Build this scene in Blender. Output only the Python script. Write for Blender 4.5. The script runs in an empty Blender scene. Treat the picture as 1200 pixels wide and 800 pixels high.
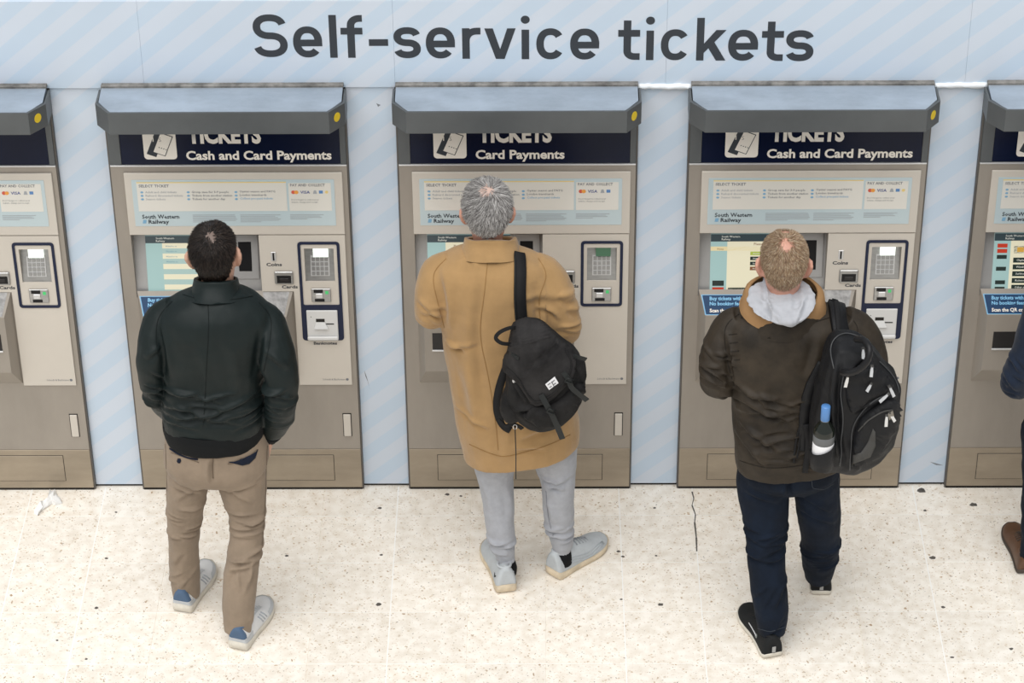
import bpy, bmesh, math, random
import numpy as np
from mathutils import Vector, Matrix, noise as mnoise

scene = bpy.context.scene
COL = scene.collection
PI = math.pi

# ---------------------------------------------------------------- camera
F_PX = 3192.7
CAM = np.array([0.0193, -8.833, 6.8057])
ROT = np.array([[0.99989, 0.00621, -0.0075], [0.00265, 0.5666, 0.82399], [-0.00937, 0.82397, -0.56656]])
def _ortho(m):
    r, u = m[0] / np.linalg.norm(m[0]), m[1]
    u = u - r * np.dot(u, r); u /= np.linalg.norm(u)
    d = np.cross(u, r)
    return np.array([r, u, d])
ROT = _ortho(ROT)      # rows: right, up, viewing direction
cam_data = bpy.data.cameras.new('camera')
cam = bpy.data.objects.new('camera', cam_data)
COL.objects.link(cam)
cam_data.sensor_width = 36.0
cam_data.lens = F_PX / 1200 * 36.0
cam_data.clip_end = 200
r_, u_, d_ = ROT
cam.matrix_world = Matrix(((r_[0], u_[0], -d_[0], CAM[0]), (r_[1], u_[1], -d_[1], CAM[1]),
                           (r_[2], u_[2], -d_[2], CAM[2]), (0, 0, 0, 1)))
scene.camera = cam

def ray(u, v):
    return ROT.T @ np.array([(u - 600) / F_PX, (400 - v) / F_PX, 1.0])
def aty(u, v, y=0.0):            # the point seen at pixel (u, v) on the upright plane y
    d = ray(u, v); return Vector(CAM + d * ((y - CAM[1]) / d[1]))
def atz(u, v, z=0.0):            # the point seen at pixel (u, v) on the level plane z
    d = ray(u, v); return Vector(CAM + d * ((z - CAM[2]) / d[2]))
def pxm(p):                      # pixels per metre at a point
    return F_PX / float(ROT[2] @ (np.array(p) - CAM))

# ---------------------------------------------------------------- light: daylight through a glazed station roof
world = bpy.data.worlds.new('world'); scene.world = world; world.use_nodes = True
bg = world.node_tree.nodes['Background']
bg.inputs[0].default_value = (0.95, 0.975, 1.0, 1); bg.inputs[1].default_value = 0.52
sun_d = bpy.data.lights.new('daylight', 'SUN'); sun_d.energy = 2.7; sun_d.angle = math.radians(60)
sun_d.color = (1.0, 0.98, 0.955)
sun = bpy.data.objects.new('daylight', sun_d); COL.objects.link(sun)
sun.rotation_euler = (math.radians(24), math.radians(-10), 0); sun.location = (0, -4, 9)
vs = scene.view_settings
vs.view_transform = 'Standard'; vs.look = 'None'; vs.exposure = 0.10; vs.gamma = 1.0
vs.use_curve_mapping = False

# ---------------------------------------------------------------- materials
MATS = {}
def nodes_of(name):
    m = bpy.data.materials.new(name); m.use_nodes = True
    nt = m.node_tree
    return m, nt, nt.nodes['Principled BSDF'], nt.nodes.new, nt.links.new
def mat(name, col, rough=0.6, metal=0.0, var=0.0, vscale=6.0, bump=0.0, bscale=200.0, spec=None, emit=None, estr=1.0,
        stretch=None, sheen=0.0, trans=0.0, col2=None, coat=0.0, crease=0.0, cscale=11.0):
    """Principled material with soft colour variation and fine relief."""
    if name in MATS: return MATS[name]
    m, nt, b, N, L = nodes_of(name)
    b.inputs['Base Color'].default_value = (*col, 1)
    b.inputs['Roughness'].default_value = rough; b.inputs['Metallic'].default_value = metal
    if spec is not None: b.inputs['Specular IOR Level'].default_value = spec
    if sheen: b.inputs['Sheen Weight'].default_value = sheen
    if trans: b.inputs['Transmission Weight'].default_value = trans
    if coat: b.inputs['Coat Weight'].default_value = coat
    if emit is not None:
        b.inputs['Emission Color'].default_value = (*emit, 1); b.inputs['Emission Strength'].default_value = estr
    tc = mp = None
    def coord():
        nonlocal tc, mp
        if mp is None:
            tc = N('ShaderNodeTexCoord'); mp = N('ShaderNodeMapping')
            L(tc.outputs['Object'], mp.inputs['Vector'])
            if stretch: mp.inputs['Scale'].default_value = stretch
        return mp.outputs['Vector']
    if var or col2:
        n = N('ShaderNodeTexNoise'); n.inputs['Scale'].default_value = vscale; n.inputs['Detail'].default_value = 6
        n.inputs['Roughness'].default_value = 0.62
        L(coord(), n.inputs['Vector'])
        r = N('ShaderNodeValToRGB'); L(n.outputs['Fac'], r.inputs['Fac'])
        a = tuple(max(0, c * (1 - var)) for c in col); c2 = col2 or tuple(min(1, c * (1 + var)) for c in col)
        r.color_ramp.elements[0].position = 0.33; r.color_ramp.elements[0].color = (*a, 1)
        r.color_ramp.elements[1].position = 0.67; r.color_ramp.elements[1].color = (*c2, 1)
        L(r.outputs['Color'], b.inputs['Base Color'])
    if bump:
        n2 = N('ShaderNodeTexNoise'); n2.inputs['Scale'].default_value = bscale; n2.inputs['Detail'].default_value = 3
        L(coord(), n2.inputs['Vector'])
        bp = N('ShaderNodeBump'); bp.inputs['Strength'].default_value = bump; bp.inputs['Distance'].default_value = 0.002
        L(n2.outputs['Fac'], bp.inputs['Height']); L(bp.outputs['Normal'], b.inputs['Normal'])
    if crease:
        n3 = N('ShaderNodeTexNoise'); n3.noise_type = 'RIDGED_MULTIFRACTAL'; n3.inputs['Scale'].default_value = cscale; n3.inputs['Detail'].default_value = 3; n3.inputs['Distortion'].default_value = 0.6
        L(coord(), n3.inputs['Vector'])
        b3 = N('ShaderNodeBump'); b3.inputs['Strength'].default_value = crease; b3.inputs['Distance'].default_value = 0.006
        L(n3.outputs['Fac'], b3.inputs['Height'])
        if b.inputs['Normal'].links: L(b.inputs['Normal'].links[0].from_socket, b3.inputs['Normal'])
        L(b3.outputs['Normal'], b.inputs['Normal'])
    MATS[name] = m
    return m

def terrazzo(name, joints=False):
    m, nt, b, N, L = nodes_of(name)
    tc = N('ShaderNodeTexCoord'); geo = N('ShaderNodeNewGeometry')
    oi = N('ShaderNodeObjectInfo')
    base = N('ShaderNodeTexNoise'); base.inputs['Scale'].default_value = 22; base.inputs['Detail'].default_value = 5
    L(geo.outputs['Position'], base.inputs['Vector'])
    cr = N('ShaderNodeValToRGB'); L(base.outputs['Fac'], cr.inputs['Fac'])
    cr.color_ramp.elements[0].position = 0.3; cr.color_ramp.elements[0].color = (0.77, 0.705, 0.61, 1)
    cr.color_ramp.elements[1].position = 0.62; cr.color_ramp.elements[1].color = (0.90, 0.855, 0.78, 1)
    col = cr.outputs['Color']
    warp = N('ShaderNodeTexNoise'); warp.inputs['Scale'].default_value = 60
    L(geo.outputs['Position'], warp.inputs['Vector'])
    wm = N('ShaderNodeVectorMath'); wm.operation = 'SCALE'; wm.inputs['Scale'].default_value = 0.02
    L(warp.outputs['Color'], wm.inputs[0])
    wa = N('ShaderNodeVectorMath'); wa.operation = 'ADD'; L(geo.outputs['Position'], wa.inputs[0]); L(wm.outputs[0], wa.inputs[1])
    for sc, thr, dist, cc, stre in ((75, 0.80, 0.42, (0.50, 0.365, 0.225), (1, 1.8, 1)), (130, 0.82, 0.40, (0.58, 0.45, 0.31), (1.7, 1, 1)),
                              (48, 0.93, 0.33, (0.40, 0.28, 0.17), (1.5, 1.0, 1)), (170, 0.955, 0.5, (0.22, 0.17, 0.13), (1, 1, 1))):
        mp = N('ShaderNodeMapping'); mp.inputs['Scale'].default_value = stre; mp.inputs['Rotation'].default_value = (0, 0, sc)
        L(wa.outputs[0], mp.inputs['Vector'])
        vo = N('ShaderNodeTexVoronoi'); vo.inputs['Scale'].default_value = sc; L(mp.outputs[0], vo.inputs['Vector'])
        sep = N('ShaderNodeSeparateColor'); L(vo.outputs['Color'], sep.inputs[0])
        g = N('ShaderNodeMath'); g.operation = 'GREATER_THAN'; g.inputs[1].default_value = thr; L(sep.outputs[0], g.inputs[0])
        mr = N('ShaderNodeMapRange'); mr.inputs['From Min'].default_value = dist; mr.inputs['From Max'].default_value = dist * 0.72
        L(vo.outputs['Distance'], mr.inputs['Value'])
        mu = N('ShaderNodeMath'); mu.operation = 'MULTIPLY'; L(g.outputs[0], mu.inputs[0]); L(mr.outputs[0], mu.inputs[1])
        m2 = N('ShaderNodeMath'); m2.operation = 'MULTIPLY'; L(mu.outputs[0], m2.inputs[0]); L(sep.outputs[1], m2.inputs[1])
        mx = N('ShaderNodeMix'); mx.data_type = 'RGBA'; L(m2.outputs[0], mx.inputs['Factor'])
        L(col, mx.inputs[6]); mx.inputs[7].default_value = (*cc, 1); col = mx.outputs[2]
    # every slab was cast from a slightly different mix
    hv = N('ShaderNodeHueSaturation'); L(col, hv.inputs['Color'])
    vr = N('ShaderNodeMapRange'); vr.inputs['To Min'].default_value = 0.965; vr.inputs['To Max'].default_value = 1.03
    L(oi.outputs['Random'], vr.inputs['Value']); L(vr.outputs[0], hv.inputs['Value']); col = hv.outputs['Color']
    L(col, b.inputs['Base Color']); b.inputs['Roughness'].default_value = 0.42
    return m
M_TILE = terrazzo('terrazzo_tile'); M_FLOOR = terrazzo('terrazzo_floor')

def striped(name):
    m, nt, b, N, L = nodes_of(name)
    geo = N('ShaderNodeNewGeometry'); sp = N('ShaderNodeSeparateXYZ'); L(geo.outputs['Position'], sp.inputs[0])
    a = N('ShaderNodeMath'); a.operation = 'MULTIPLY'; a.inputs[1].default_value = 1 / 0.172; L(sp.outputs['X'], a.inputs[0])
    c = N('ShaderNodeMath'); c.operation = 'MULTIPLY'; c.inputs[1].default_value = -1 / 0.146; L(sp.outputs['Z'], c.inputs[0])
    s = N('ShaderNodeMath'); s.operation = 'ADD'; L(a.outputs[0], s.inputs[0]); L(c.outputs[0], s.inputs[1])
    o = N('ShaderNodeMath'); o.operation = 'ADD'; o.inputs[1].default_value = 0.30; L(s.outputs[0], o.inputs[0])
    fr = N('ShaderNodeMath'); fr.operation = 'FRACT'; L(o.outputs[0], fr.inputs[0])
    r = N('ShaderNodeValToRGB'); L(fr.outputs[0], r.inputs['Fac'])
    A = (0.535, 0.645, 0.765, 1); B = (0.605, 0.672, 0.765, 1)
    e = r.color_ramp.elements
    e[0].position = 0.0; e[0].color = A; e[1].position = 0.46; e[1].color = A
    for p, cc in ((0.50, B), (0.96, B), (1.0, A)):
        q = e.new(p); q.color = cc
    n = N('ShaderNodeTexNoise'); n.inputs['Scale'].default_value = 2.3; n.inputs['Detail'].default_value = 4; L(geo.outputs['Position'], n.inputs['Vector'])
    mr = N('ShaderNodeMapRange'); mr.inputs['To Min'].default_value = 0.93; mr.inputs['To Max'].default_value = 1.06; L(n.outputs['Fac'], mr.inputs['Value'])
    hv = N('ShaderNodeHueSaturation'); L(r.outputs['Color'], hv.inputs['Color']); L(mr.outputs[0], hv.inputs['Value'])
    L(hv.outputs['Color'], b.inputs['Base Color']); b.inputs['Roughness'].default_value = 0.38
    n2 = N('ShaderNodeTexNoise'); n2.inputs['Scale'].default_value = 9; L(geo.outputs['Position'], n2.inputs['Vector'])
    bp = N('ShaderNodeBump'); bp.inputs['Strength'].default_value = 0.12; bp.inputs['Distance'].default_value = 0.01
    L(n2.outputs['Fac'], bp.inputs['Height']); L(bp.outputs['Normal'], b.inputs['Normal'])
    return m
M_HOARD = striped('pale_blue_striped_vinyl')

M_TAUPE = mat('taupe_painted_steel', (0.315, 0.282, 0.243), 0.45, 0.15, var=0.09, vscale=5, stretch=(1, 1, 0.35), bump=0.05, bscale=400)
M_KICK = mat('worn_kick_plate', (0.340, 0.285, 0.215), 0.42, 0.3, var=0.13, vscale=7, stretch=(0.5, 1, 1.4), bump=0.06, bscale=300)
M_CREAM = mat('cream_panel', (0.605, 0.560, 0.495), 0.45, 0.05, var=0.035, vscale=3)
M_GREYMET = mat('canopy_grey', (0.098, 0.107, 0.112), 0.42, 0.2, var=0.12, vscale=4)
M_ROOF = mat('canopy_roof_sky_sheen', (0.33, 0.385, 0.45), 0.38, 0.3, var=0.16, vscale=5, stretch=(1, 2, 1))  # hood grey made paler and bluer: sky reflection put into the colour
M_TRIM = mat('dirty_trim', (0.20, 0.19, 0.175), 0.6, 0.2, var=0.5, vscale=22)
M_NAVY = mat('navy_sign', (0.004, 0.008, 0.028), 0.25, 0.0, var=0.1, spec=0.18)
M_NAVYF = mat('navy_frame', (0.016, 0.022, 0.052), 0.4, spec=0.2)
M_SIDE = mat('machine_side', (0.12, 0.11, 0.10), 0.5, 0.3)
M_GAP = mat('shadow_gap', (0.03, 0.027, 0.024), 0.8, spec=0.2)  # near-black for gaps, slots and the painted shade round raised plates
M_STEEL = mat('brushed_steel', (0.36, 0.36, 0.355), 0.34, 0.75, var=0.12, vscale=18, stretch=(1, 1, 4))
M_BEZEL = mat('screen_bezel', (0.40, 0.395, 0.39), 0.4, 0.3, var=0.05)
M_LSTEEL = mat('pale_keypad_metal', (0.62, 0.62, 0.62), 0.35, 0.4)
M_BLACK = mat('black_plastic', (0.012, 0.012, 0.013), 0.35, spec=0.2)
M_SLOT = mat('slot_window', (0.03, 0.028, 0.028), 0.2, spec=0.2)
M_WHITE = mat('white_plastic', (0.66, 0.66, 0.65), 0.4)
M_LETW = mat('cream_lettering', (0.88, 0.83, 0.75), 0.5)
M_LETK = mat('black_lettering', (0.045, 0.052, 0.062), 0.55, spec=0.2)
M_LETG = mat('grey_print', (0.17, 0.18, 0.20), 0.6)
M_LETF = mat('faint_print', (0.36, 0.38, 0.40), 0.6)
M_LETB = mat('blue_print', (0.20, 0.40, 0.58), 0.6)
M_PBLUE = mat('poster_blue', (0.50, 0.60, 0.63), 0.25, coat=0.3)
M_PCREAM = mat('poster_cream', (0.72, 0.70, 0.64), 0.25, coat=0.3)
M_YEL = mat('poster_yellow', (0.78, 0.60, 0.22), 0.4)
M_DOT = mat('yellow_sticker', (0.72, 0.52, 0.02), 0.5)
M_RED = mat('print_red', (0.62, 0.10, 0.06), 0.5)
M_ORA = mat('print_orange', (0.80, 0.34, 0.06), 0.5)
M_CARDB = mat('print_card_blue', (0.10, 0.24, 0.50), 0.5)
M_VISA = mat('print_visa', (0.05, 0.08, 0.26), 0.5)
M_STICK = mat('sticker_blue', (0.018, 0.055, 0.13), 0.35, spec=0.2)
M_STICKE = mat('sticker_edge', (0.20, 0.45, 0.68), 0.4)
M_STICKT = mat('sticker_text', (0.22, 0.52, 0.78), 0.4)
M_DISP = mat('lit_display', (0.7, 0.8, 0.7), 0.4, emit=(0.93, 1.0, 0.93), estr=1.0)
M_GREEN = mat('reader_green', (0.05, 0.40, 0.12), 0.5, emit=(0.1, 0.8, 0.25), estr=0.25)
M_DISPD = mat('dim_green_display', (0.03, 0.09, 0.05), 0.3, emit=(0.03, 0.10, 0.05), estr=0.5)
M_PAPER = mat('tissue_paper', (0.86, 0.86, 0.85), 0.8)
M_GUM = mat('trodden_gum', (0.09, 0.08, 0.07), 0.8, var=0.4, vscale=60)
M_PLASTER = mat('white_ledge', (0.88, 0.88, 0.88), 0.7)
def scr(name, col, k=0.55):
    return mat('screen_' + name, tuple(c * 0.3 for c in col), 0.25, emit=col, estr=k)
S_TEAL = scr('teal', (0.42, 0.62, 0.60)); S_CREAM = scr('cream', (0.93, 0.87, 0.64)); S_DARK = scr('dark', (0.05, 0.075, 0.085))
S_STRIPE = scr('stripe', (0.45, 0.62, 0.58)); S_SAND = scr('sand', (0.90, 0.76, 0.44)); S_GREEN = scr('green', (0.46, 0.56, 0.10))
S_BLK = scr('black', (0.03, 0.045, 0.04)); S_BRN = scr('brown', (0.26, 0.12, 0.06)); S_RED = scr('red', (0.62, 0.06, 0.03))
S_WHT = scr('white', (0.80, 0.80, 0.72)); S_BLUE = scr('blue', (0.20, 0.36, 0.44)); S_AMB = scr('amber', (0.75, 0.42, 0.08))

# ---------------------------------------------------------------- building helpers
class MB:
    def __init__(s): s.v = []; s.f = []
    def add(s, vs_, fs):
        o = len(s.v); s.v += [tuple(v) for v in vs_]; s.f += [tuple(i + o for i in f) for f in fs]; return s
    def box(s, x0, x1, y0, y1, z0, z1):
        return s.add([(x0, y0, z0), (x1, y0, z0), (x1, y1, z0), (x0, y1, z0), (x0, y0, z1), (x1, y0, z1), (x1, y1, z1), (x0, y1, z1)],
                     [(0, 3, 2, 1), (4, 5, 6, 7), (0, 1, 5, 4), (1, 2, 6, 5), (2, 3, 7, 6), (3, 0, 4, 7)])
    def prism(s, pts, y0, y1):       # outline in x,z (counter-clockwise seen from -y), front at y0
        n = len(pts)
        vs_ = [(x, y0, z) for x, z in pts] + [(x, y1, z) for x, z in pts]
        return s.add(vs_, [tuple(range(n)), tuple(range(2 * n - 1, n - 1, -1))] + [(i, i + n, (i + 1) % n + n, (i + 1) % n) for i in range(n)])
    def tube(s, pts, r, n=8, cap=True, ry=None):
        pts = [Vector(p) for p in pts]; rs = r if isinstance(r, (list, tuple)) else [r] * len(pts)
        prev = None; rings = []
        for i, p in enumerate(pts):
            t = (pts[min(i + 1, len(pts) - 1)] - pts[max(i - 1, 0)]).normalized()
            ref = prev if prev is not None else (Vector((0, 0, 1)) if abs(t.z) < 0.9 else Vector((0, 1, 0)))
            a = (ref - t * ref.dot(t)).normalized(); b = t.cross(a); prev = a
            k = (ry / rs[0]) if ry else 1.0
            rings.append([p + a * (math.cos(2 * PI * j / n) * rs[i]) + b * (math.sin(2 * PI * j / n) * rs[i] * k) for j in range(n)])
        o = len(s.v)
        for rg in rings: s.v += [tuple(q) for q in rg]
        for i in range(len(pts) - 1):
            for j in range(n):
                s.f.append((o + i * n + j, o + i * n + (j + 1) % n, o + (i + 1) * n + (j + 1) % n, o + (i + 1) * n + j))
        if cap:
            s.f.append(tuple(o + j for j in range(n - 1, -1, -1))); s.f.append(tuple(o + (len(pts) - 1) * n + j for j in range(n)))
        return s
    def rings(s, rings, cap=True):   # loft through lists of points of equal length
        o = len(s.v); n = len(rings[0])
        for rg in rings: s.v += [tuple(q) for q in rg]
        for i in range(len(rings) - 1):
            for j in range(n):
                s.f.append((o + i * n + j, o + i * n + (j + 1) % n, o + (i + 1) * n + (j + 1) % n, o + (i + 1) * n + j))
        if cap:
            s.f.append(tuple(o + j for j in range(n - 1, -1, -1))); s.f.append(tuple(o + (len(rings) - 1) * n + j for j in range(n)))
        return s
    def cells(s, x0, x1, z0, z1, y0, y1, holes):  # a slab with rectangular openings
        xs = sorted({x0, x1, *[h[0] for h in holes], *[h[1] for h in holes]}); zs = sorted({z0, z1, *[h[2] for h in holes], *[h[3] for h in holes]})
        xs = [x for x in xs if x0 <= x <= x1]; zs = [z for z in zs if z0 <= z <= z1]
        for a, b in zip(xs, xs[1:]):
            for c, d in zip(zs, zs[1:]):
                mx, mz = (a + b) / 2, (c + d) / 2
                if any(h[0] < mx < h[1] and h[2] < mz < h[3] for h in holes): continue
                s.box(a, b, y0, y1, c, d)
        return s
    def mesh(s, name, bevel=0.0, seg=2, smooth=False, recalc=True):
        me = bpy.data.meshes.new(name); me.from_pydata(s.v, [], s.f)
        if bevel or recalc:
            bm = bmesh.new(); bm.from_mesh(me)
            if recalc: bmesh.ops.recalc_face_normals(bm, faces=bm.faces)
            if bevel: bmesh.ops.bevel(bm, geom=list(bm.edges), offset=bevel, segments=seg, affect='EDGES', clamp_overlap=True)
            bm.to_mesh(me); bm.free()
        if smooth: me.shade_smooth()
        return me
    def build(s, name, material, parent=None, bevel=0.0, seg=2, smooth=False, recalc=True):
        return obj(name, s.mesh(name, bevel, seg, smooth, recalc), material, parent)
def obj(name, me, material=None, parent=None):
    o = bpy.data.objects.new(name, me); COL.objects.link(o)
    if material is not None and me is not None and not me.materials: me.materials.append(material)
    if parent is not None: o.parent = parent
    return o
def tag(o, label=None, cat=None, group=None, kind=None):
    for k, v in (('label', label), ('category', cat), ('group', group), ('kind', kind)):
        if v: o[k] = v
    return o
def empty(name, loc=(0, 0, 0), label=None, cat=None, group=None, kind=None):
    o = bpy.data.objects.new(name, None); COL.objects.link(o); o.location = loc; o.empty_display_size = 0.1
    return tag(o, label, cat, group, kind)
def copy_tree(o, parent=None):
    c = o.copy(); COL.objects.link(c)
    if parent is not None: c.parent = parent
    for ch in list(o.children): copy_tree(ch, c)
    return c
def rrect(x0, x1, z0, z1, r, n=5):
    out = []
    for cx, cz, a0 in ((x1 - r, z1 - r, 0), (x0 + r, z1 - r, 90), (x0 + r, z0 + r, 180), (x1 - r, z0 + r, 270)):
        for i in range(n + 1):
            a = math.radians(a0 + 90 * i / n); out.append((cx + r * math.cos(a), cz + r * math.sin(a)))
    return out
def disc(cx, cz, rx, rz=None, n=20):
    rz = rz or rx
    return [(cx + rx * math.cos(2 * PI * i / n), cz + rz * math.sin(2 * PI * i / n)) for i in range(n)]
def text_mesh(s, bold=0.0, res=3, extrude=0.0):
    cu = bpy.data.curves.new('lettering', 'FONT'); cu.body = s; cu.size = 1.0; cu.resolution_u = res; cu.offset = bold; cu.extrude = extrude
    to = bpy.data.objects.new('lettering', cu); COL.objects.link(to)
    bpy.context.view_layer.update()
    me = bpy.data.meshes.new_from_object(to.evaluated_get(bpy.context.evaluated_depsgraph_get()))
    bpy.data.objects.remove(to); bpy.data.curves.remove(cu)
    return me
def text(s, x, z, h, material, parent, width=None, y=0.0, bold=0.0, align='l', name='lettering', res=2, shear=0.0, M=None, thick=0.0004):
    """Flat lettering on an upright face: x, z = left end of the baseline, h = capital height."""
    me = text_mesh(s, bold, res)
    co = np.empty(len(me.vertices) * 3); me.vertices.foreach_get('co', co); co = co.reshape(-1, 3)
    co[:, 0] -= co[:, 0].min()
    sc = h / 0.70
    w = co[:, 0].max() * sc; sx = sc * (width / w if width else 1.0); w = width or w
    ox = x - (w if align == 'r' else w / 2 if align == 'c' else 0)
    out = np.stack([ox + co[:, 0] * sx, np.full(len(co), y), z + co[:, 1] * sc], 1)
    if M is not None:
        out = np.array([list(M @ Vector(p)) for p in out])
    me.vertices.foreach_set('co', out.reshape(-1)); me.update()
    return obj(name, me, material, parent)
# ---------------------------------------------------------------- the setting: floor, hoarding
TX, TY = -0.551, -0.174
fl = MB().box(-9, 9, -11, 2.2, -0.2, -0.0016).build('floor', M_FLOOR); tag(fl, 'pale terrazzo station floor', kind='structure')
tile_me = None
for i in range(-9, 11):
    for j in range(0, 9):
        if tile_me is None:
            tile_me = MB().box(-0.1492, 0.1492, -0.1492, 0.1492, -0.012, 0).mesh('tile', bevel=0.0012, seg=1); tile_me.materials.append(M_TILE)
        t = obj('tile', tile_me, None, fl); t.location = (TX + 0.3 * i + 0.15, TY - 0.3 * j + 0.15, 0)

for i in (-5, -4, 0, 3, 4, 7):     # filled joints that show pale
    MB().box(TX + 0.3 * i - 0.0022, TX + 0.3 * i + 0.0022, -2.6, 0.02, -0.002, 0.0004).build('joint_filler', mat('pale_grout', (0.90, 0.885, 0.85), 0.6), fl)
for j in range(0, 4):
    MB().box(-3.2, 2.7, TY - 0.3 * j - 0.0010, TY - 0.3 * j + 0.0010, -0.002, 0.0002).build('joint_filler', mat('pale_grout', (0.90, 0.885, 0.85), 0.6), fl)
XM = {0: -2.2433, 1: -1.1445, 2: -0.0552, 3: 1.0385, 4: 2.1308}
HW = 0.4465
wall = MB().box(-4.2, 4.2, 0.075, 0.12, 0, 2.2).build('wall_back', M_PLASTER); tag(wall, 'hoarding wall clad in pale blue striped panels around the ticket machines', kind='structure')
seams = [-4.2, -3.3, -2.4, -1.435, -0.505, 0.495, 1.60, 2.5, 3.3, 4.2]
for a, b in zip(seams, seams[1:]):
    MB().box(a + 0.0002, b - 0.0002, 0.012, 0.075, 1.868, 2.228).build('header_panel', M_HOARD, wall, bevel=0.0006, seg=1)
edges = [-4.2 , XM[0] - HW, XM[0] + HW, XM[1] - HW, XM[1] + HW, XM[2] - HW, XM[2] + HW, XM[3] - HW, XM[3] + HW, XM[4] - HW, XM[4] + HW, 4.2]
for a, b in zip(edges[::2], edges[1::2]):
    MB().box(a + 0.006, b - 0.006, 0.022, 0.075, 0.012, 1.8665).build('side_panel', M_HOARD, wall, bevel=0.002, seg=1)
    MB().box(a + 0.006, b - 0.006, 0.03, 0.075, 0.0, 0.012).build('base_gap', M_GAP, wall)
# loose vinyl film puckered along the joint over two of the panels
for a, b in ((XM[2] + HW, XM[3] - HW), (XM[3] + HW, XM[4] - HW)):
    rg = []
    rng = random.Random(int(a * 100))
    for i in range(15):
        x = a + (b - a) * i / 14; wv = rng.uniform(-1, 1)
        rg.append([(x, 0.006 - 0.004 * abs(wv), 1.878 + 0.004 * wv), (x, 0.002 - 0.006 * rng.random(), 1.869 + 0.003 * wv), (x, 0.004, 1.858 + 0.006 * rng.random() - 0.004 * i / 14), (x, 0.02, 1.856), (x, 0.02, 1.88)])
    MB().rings(rg).build('loose_film', mat('film_white', (0.80, 0.84, 0.88), 0.3), wall, smooth=True)
led = MB().box(-4.2, 4.2, 0.12, 2.2, 2.05, 2.2).build('trim_1', M_PLASTER); tag(led, 'white top of the ticket office behind the hoarding', kind='structure')
# the big heading on the header: grotesque letters drawn as even strokes
def stroke_mesh(lines, w, y=0.0):
    m = MB()
    for li, ln in enumerate(lines):
        y = -0.0003 * li
        p = [Vector((a, b)) for a, b in ln]; n = len(p); L_, R_ = [], []
        for i in range(n):
            d0 = (p[i] - p[i - 1]).normalized() if i else (p[1] - p[0]).normalized()
            d1 = (p[i + 1] - p[i]).normalized() if i < n - 1 else d0
            t = (d0 + d1).normalized(); nn = Vector((-t.y, t.x)); k = w / 2 / max(0.5, nn.dot(Vector((-d0.y, d0.x))))
            L_.append(p[i] + nn * k); R_.append(p[i] - nn * k)
        m.add([(q.x, y, q.y) for q in L_] + [(q.x, y, q.y) for q in R_], [(i, n + i, n + i + 1, i + 1) for i in range(n - 1)])
    return m
def arc(cx, cz, rx, rz, a0, a1, n=22, p=2.25):
    out = []
    for i in range(n + 1):
        a = math.radians(a0 + (a1 - a0) * i / n); c, s_ = math.cos(a), math.sin(a)
        out.append((cx + rx * math.copysign(abs(c) ** (2 / p), c), cz + rz * math.copysign(abs(s_) ** (2 / p), s_)))
    return out
def glyph(ch, W, w):
    X, H = 0.128, 0.176; h = w / 2; rx = W / 2 - h; cx = W / 2
    if ch in 'sS':
        T = X if ch == 's' else H; r2 = (T - w) / 4
        return [arc(cx, T - h - r2, rx * (0.97 if ch == 'S' else 1), r2, 14, 262, 24) + arc(cx, h + r2, rx, r2, 82, -166, 24)]
    if ch == 'e': return [arc(cx, X / 2, rx, X / 2 - h, 0, 318, 34), [(h, X / 2 - 0.004), (W - h * 0.02, X / 2 - 0.004)]]
    if ch == 'c': return [arc(cx, X / 2, rx, X / 2 - h, 36, 324, 34)]
    if ch == 'l': return [[(cx, 0), (cx, H)]]
    if ch == 'i': return [[(cx, 0), (cx, X - 0.006)]]
    if ch == 'f': return [[(W * 0.47, 0), (W * 0.47, H - 0.052)] + arc(W * 0.47 + 0.035, H - 0.045, 0.035, 0.045 - h, 180, 95, 8) + [(W, H - h)], [(0, X - h - 0.004), (W, X - h - 0.004)]]
    if ch == 't': return [[(W * 0.42, X * 1.27), (W * 0.42, 0.045)] + arc(W * 0.42 + 0.03, h + 0.024, 0.03, 0.024, 180, 265, 8) + [(W, h)], [(0, X - h - 0.004), (W, X - h - 0.004)]]
    if ch == '-': return [[(0, 0.064), (W, 0.064)]]
    if ch == 'r': return [[(h, 0), (h, X - 0.002)], arc(h + 0.042, X - h - 0.042, 0.042, 0.042, 180, 92, 10) + [(W, X - h)]]
    if ch == 'v': return []
    if ch == 'k': return [[(h, 0), (h, H)]]
LET = [('S', 298, 338), ('e', 344.5, 378.5), ('l', 387, 396), ('f', 400.5, 426), ('-', 433, 455.5), ('s', 462, 493.5), ('e', 499.5, 533.5), ('r', 542, 563.5), ('v', 568, 604.5), ('i', 611, 620.5),
       ('c', 628.5, 661.5), ('e', 668, 702), ('t', 724, 749.5), ('i', 756, 766.5), ('c', 774, 807.5), ('k', 815.5, 850), ('e', 852.5, 887.5), ('t', 891.5, 917), ('s', 920, 952.5)]
hd = []
for ch, u0, u1 in LET:
    base = 67.0 + (u0 - 300) / 650 * 5.0
    A = aty(u0, base, 0.011); B = aty(u1, base, 0.011); W = B.x - A.x
    m = stroke_mesh(glyph(ch, W, 0.0275), 0.0275)
    def poly(*p): m.add([(x, -0.0003 * len(m.f), z) for x, z in p], [tuple(range(len(p)))])
    if ch == 'v':
        X_ = 0.126; cx = W / 2
        poly((0, X_), (cx - .016, 0), (cx, 0), (cx, .040), (.031, X_)); poly((W, X_), (W - .031, X_), (cx, .040), (cx, 0), (cx + .016, 0))
    if ch == 'k': poly((.026, .030), (W, .126), (W - .037, .126), (.026, .068)); poly((W * .36, .060), (W - .035, 0), (W, 0), (W * .56, .084))
    if ch == 'i': m.add([(W / 2 + x, 0, z) for x, z in disc(0, 0.163, 0.0165, n=18)], [tuple(range(18))])
    o = m.build('heading_letter', M_LETK, wall); o.location = (A.x, 0.0112, A.z)

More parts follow.
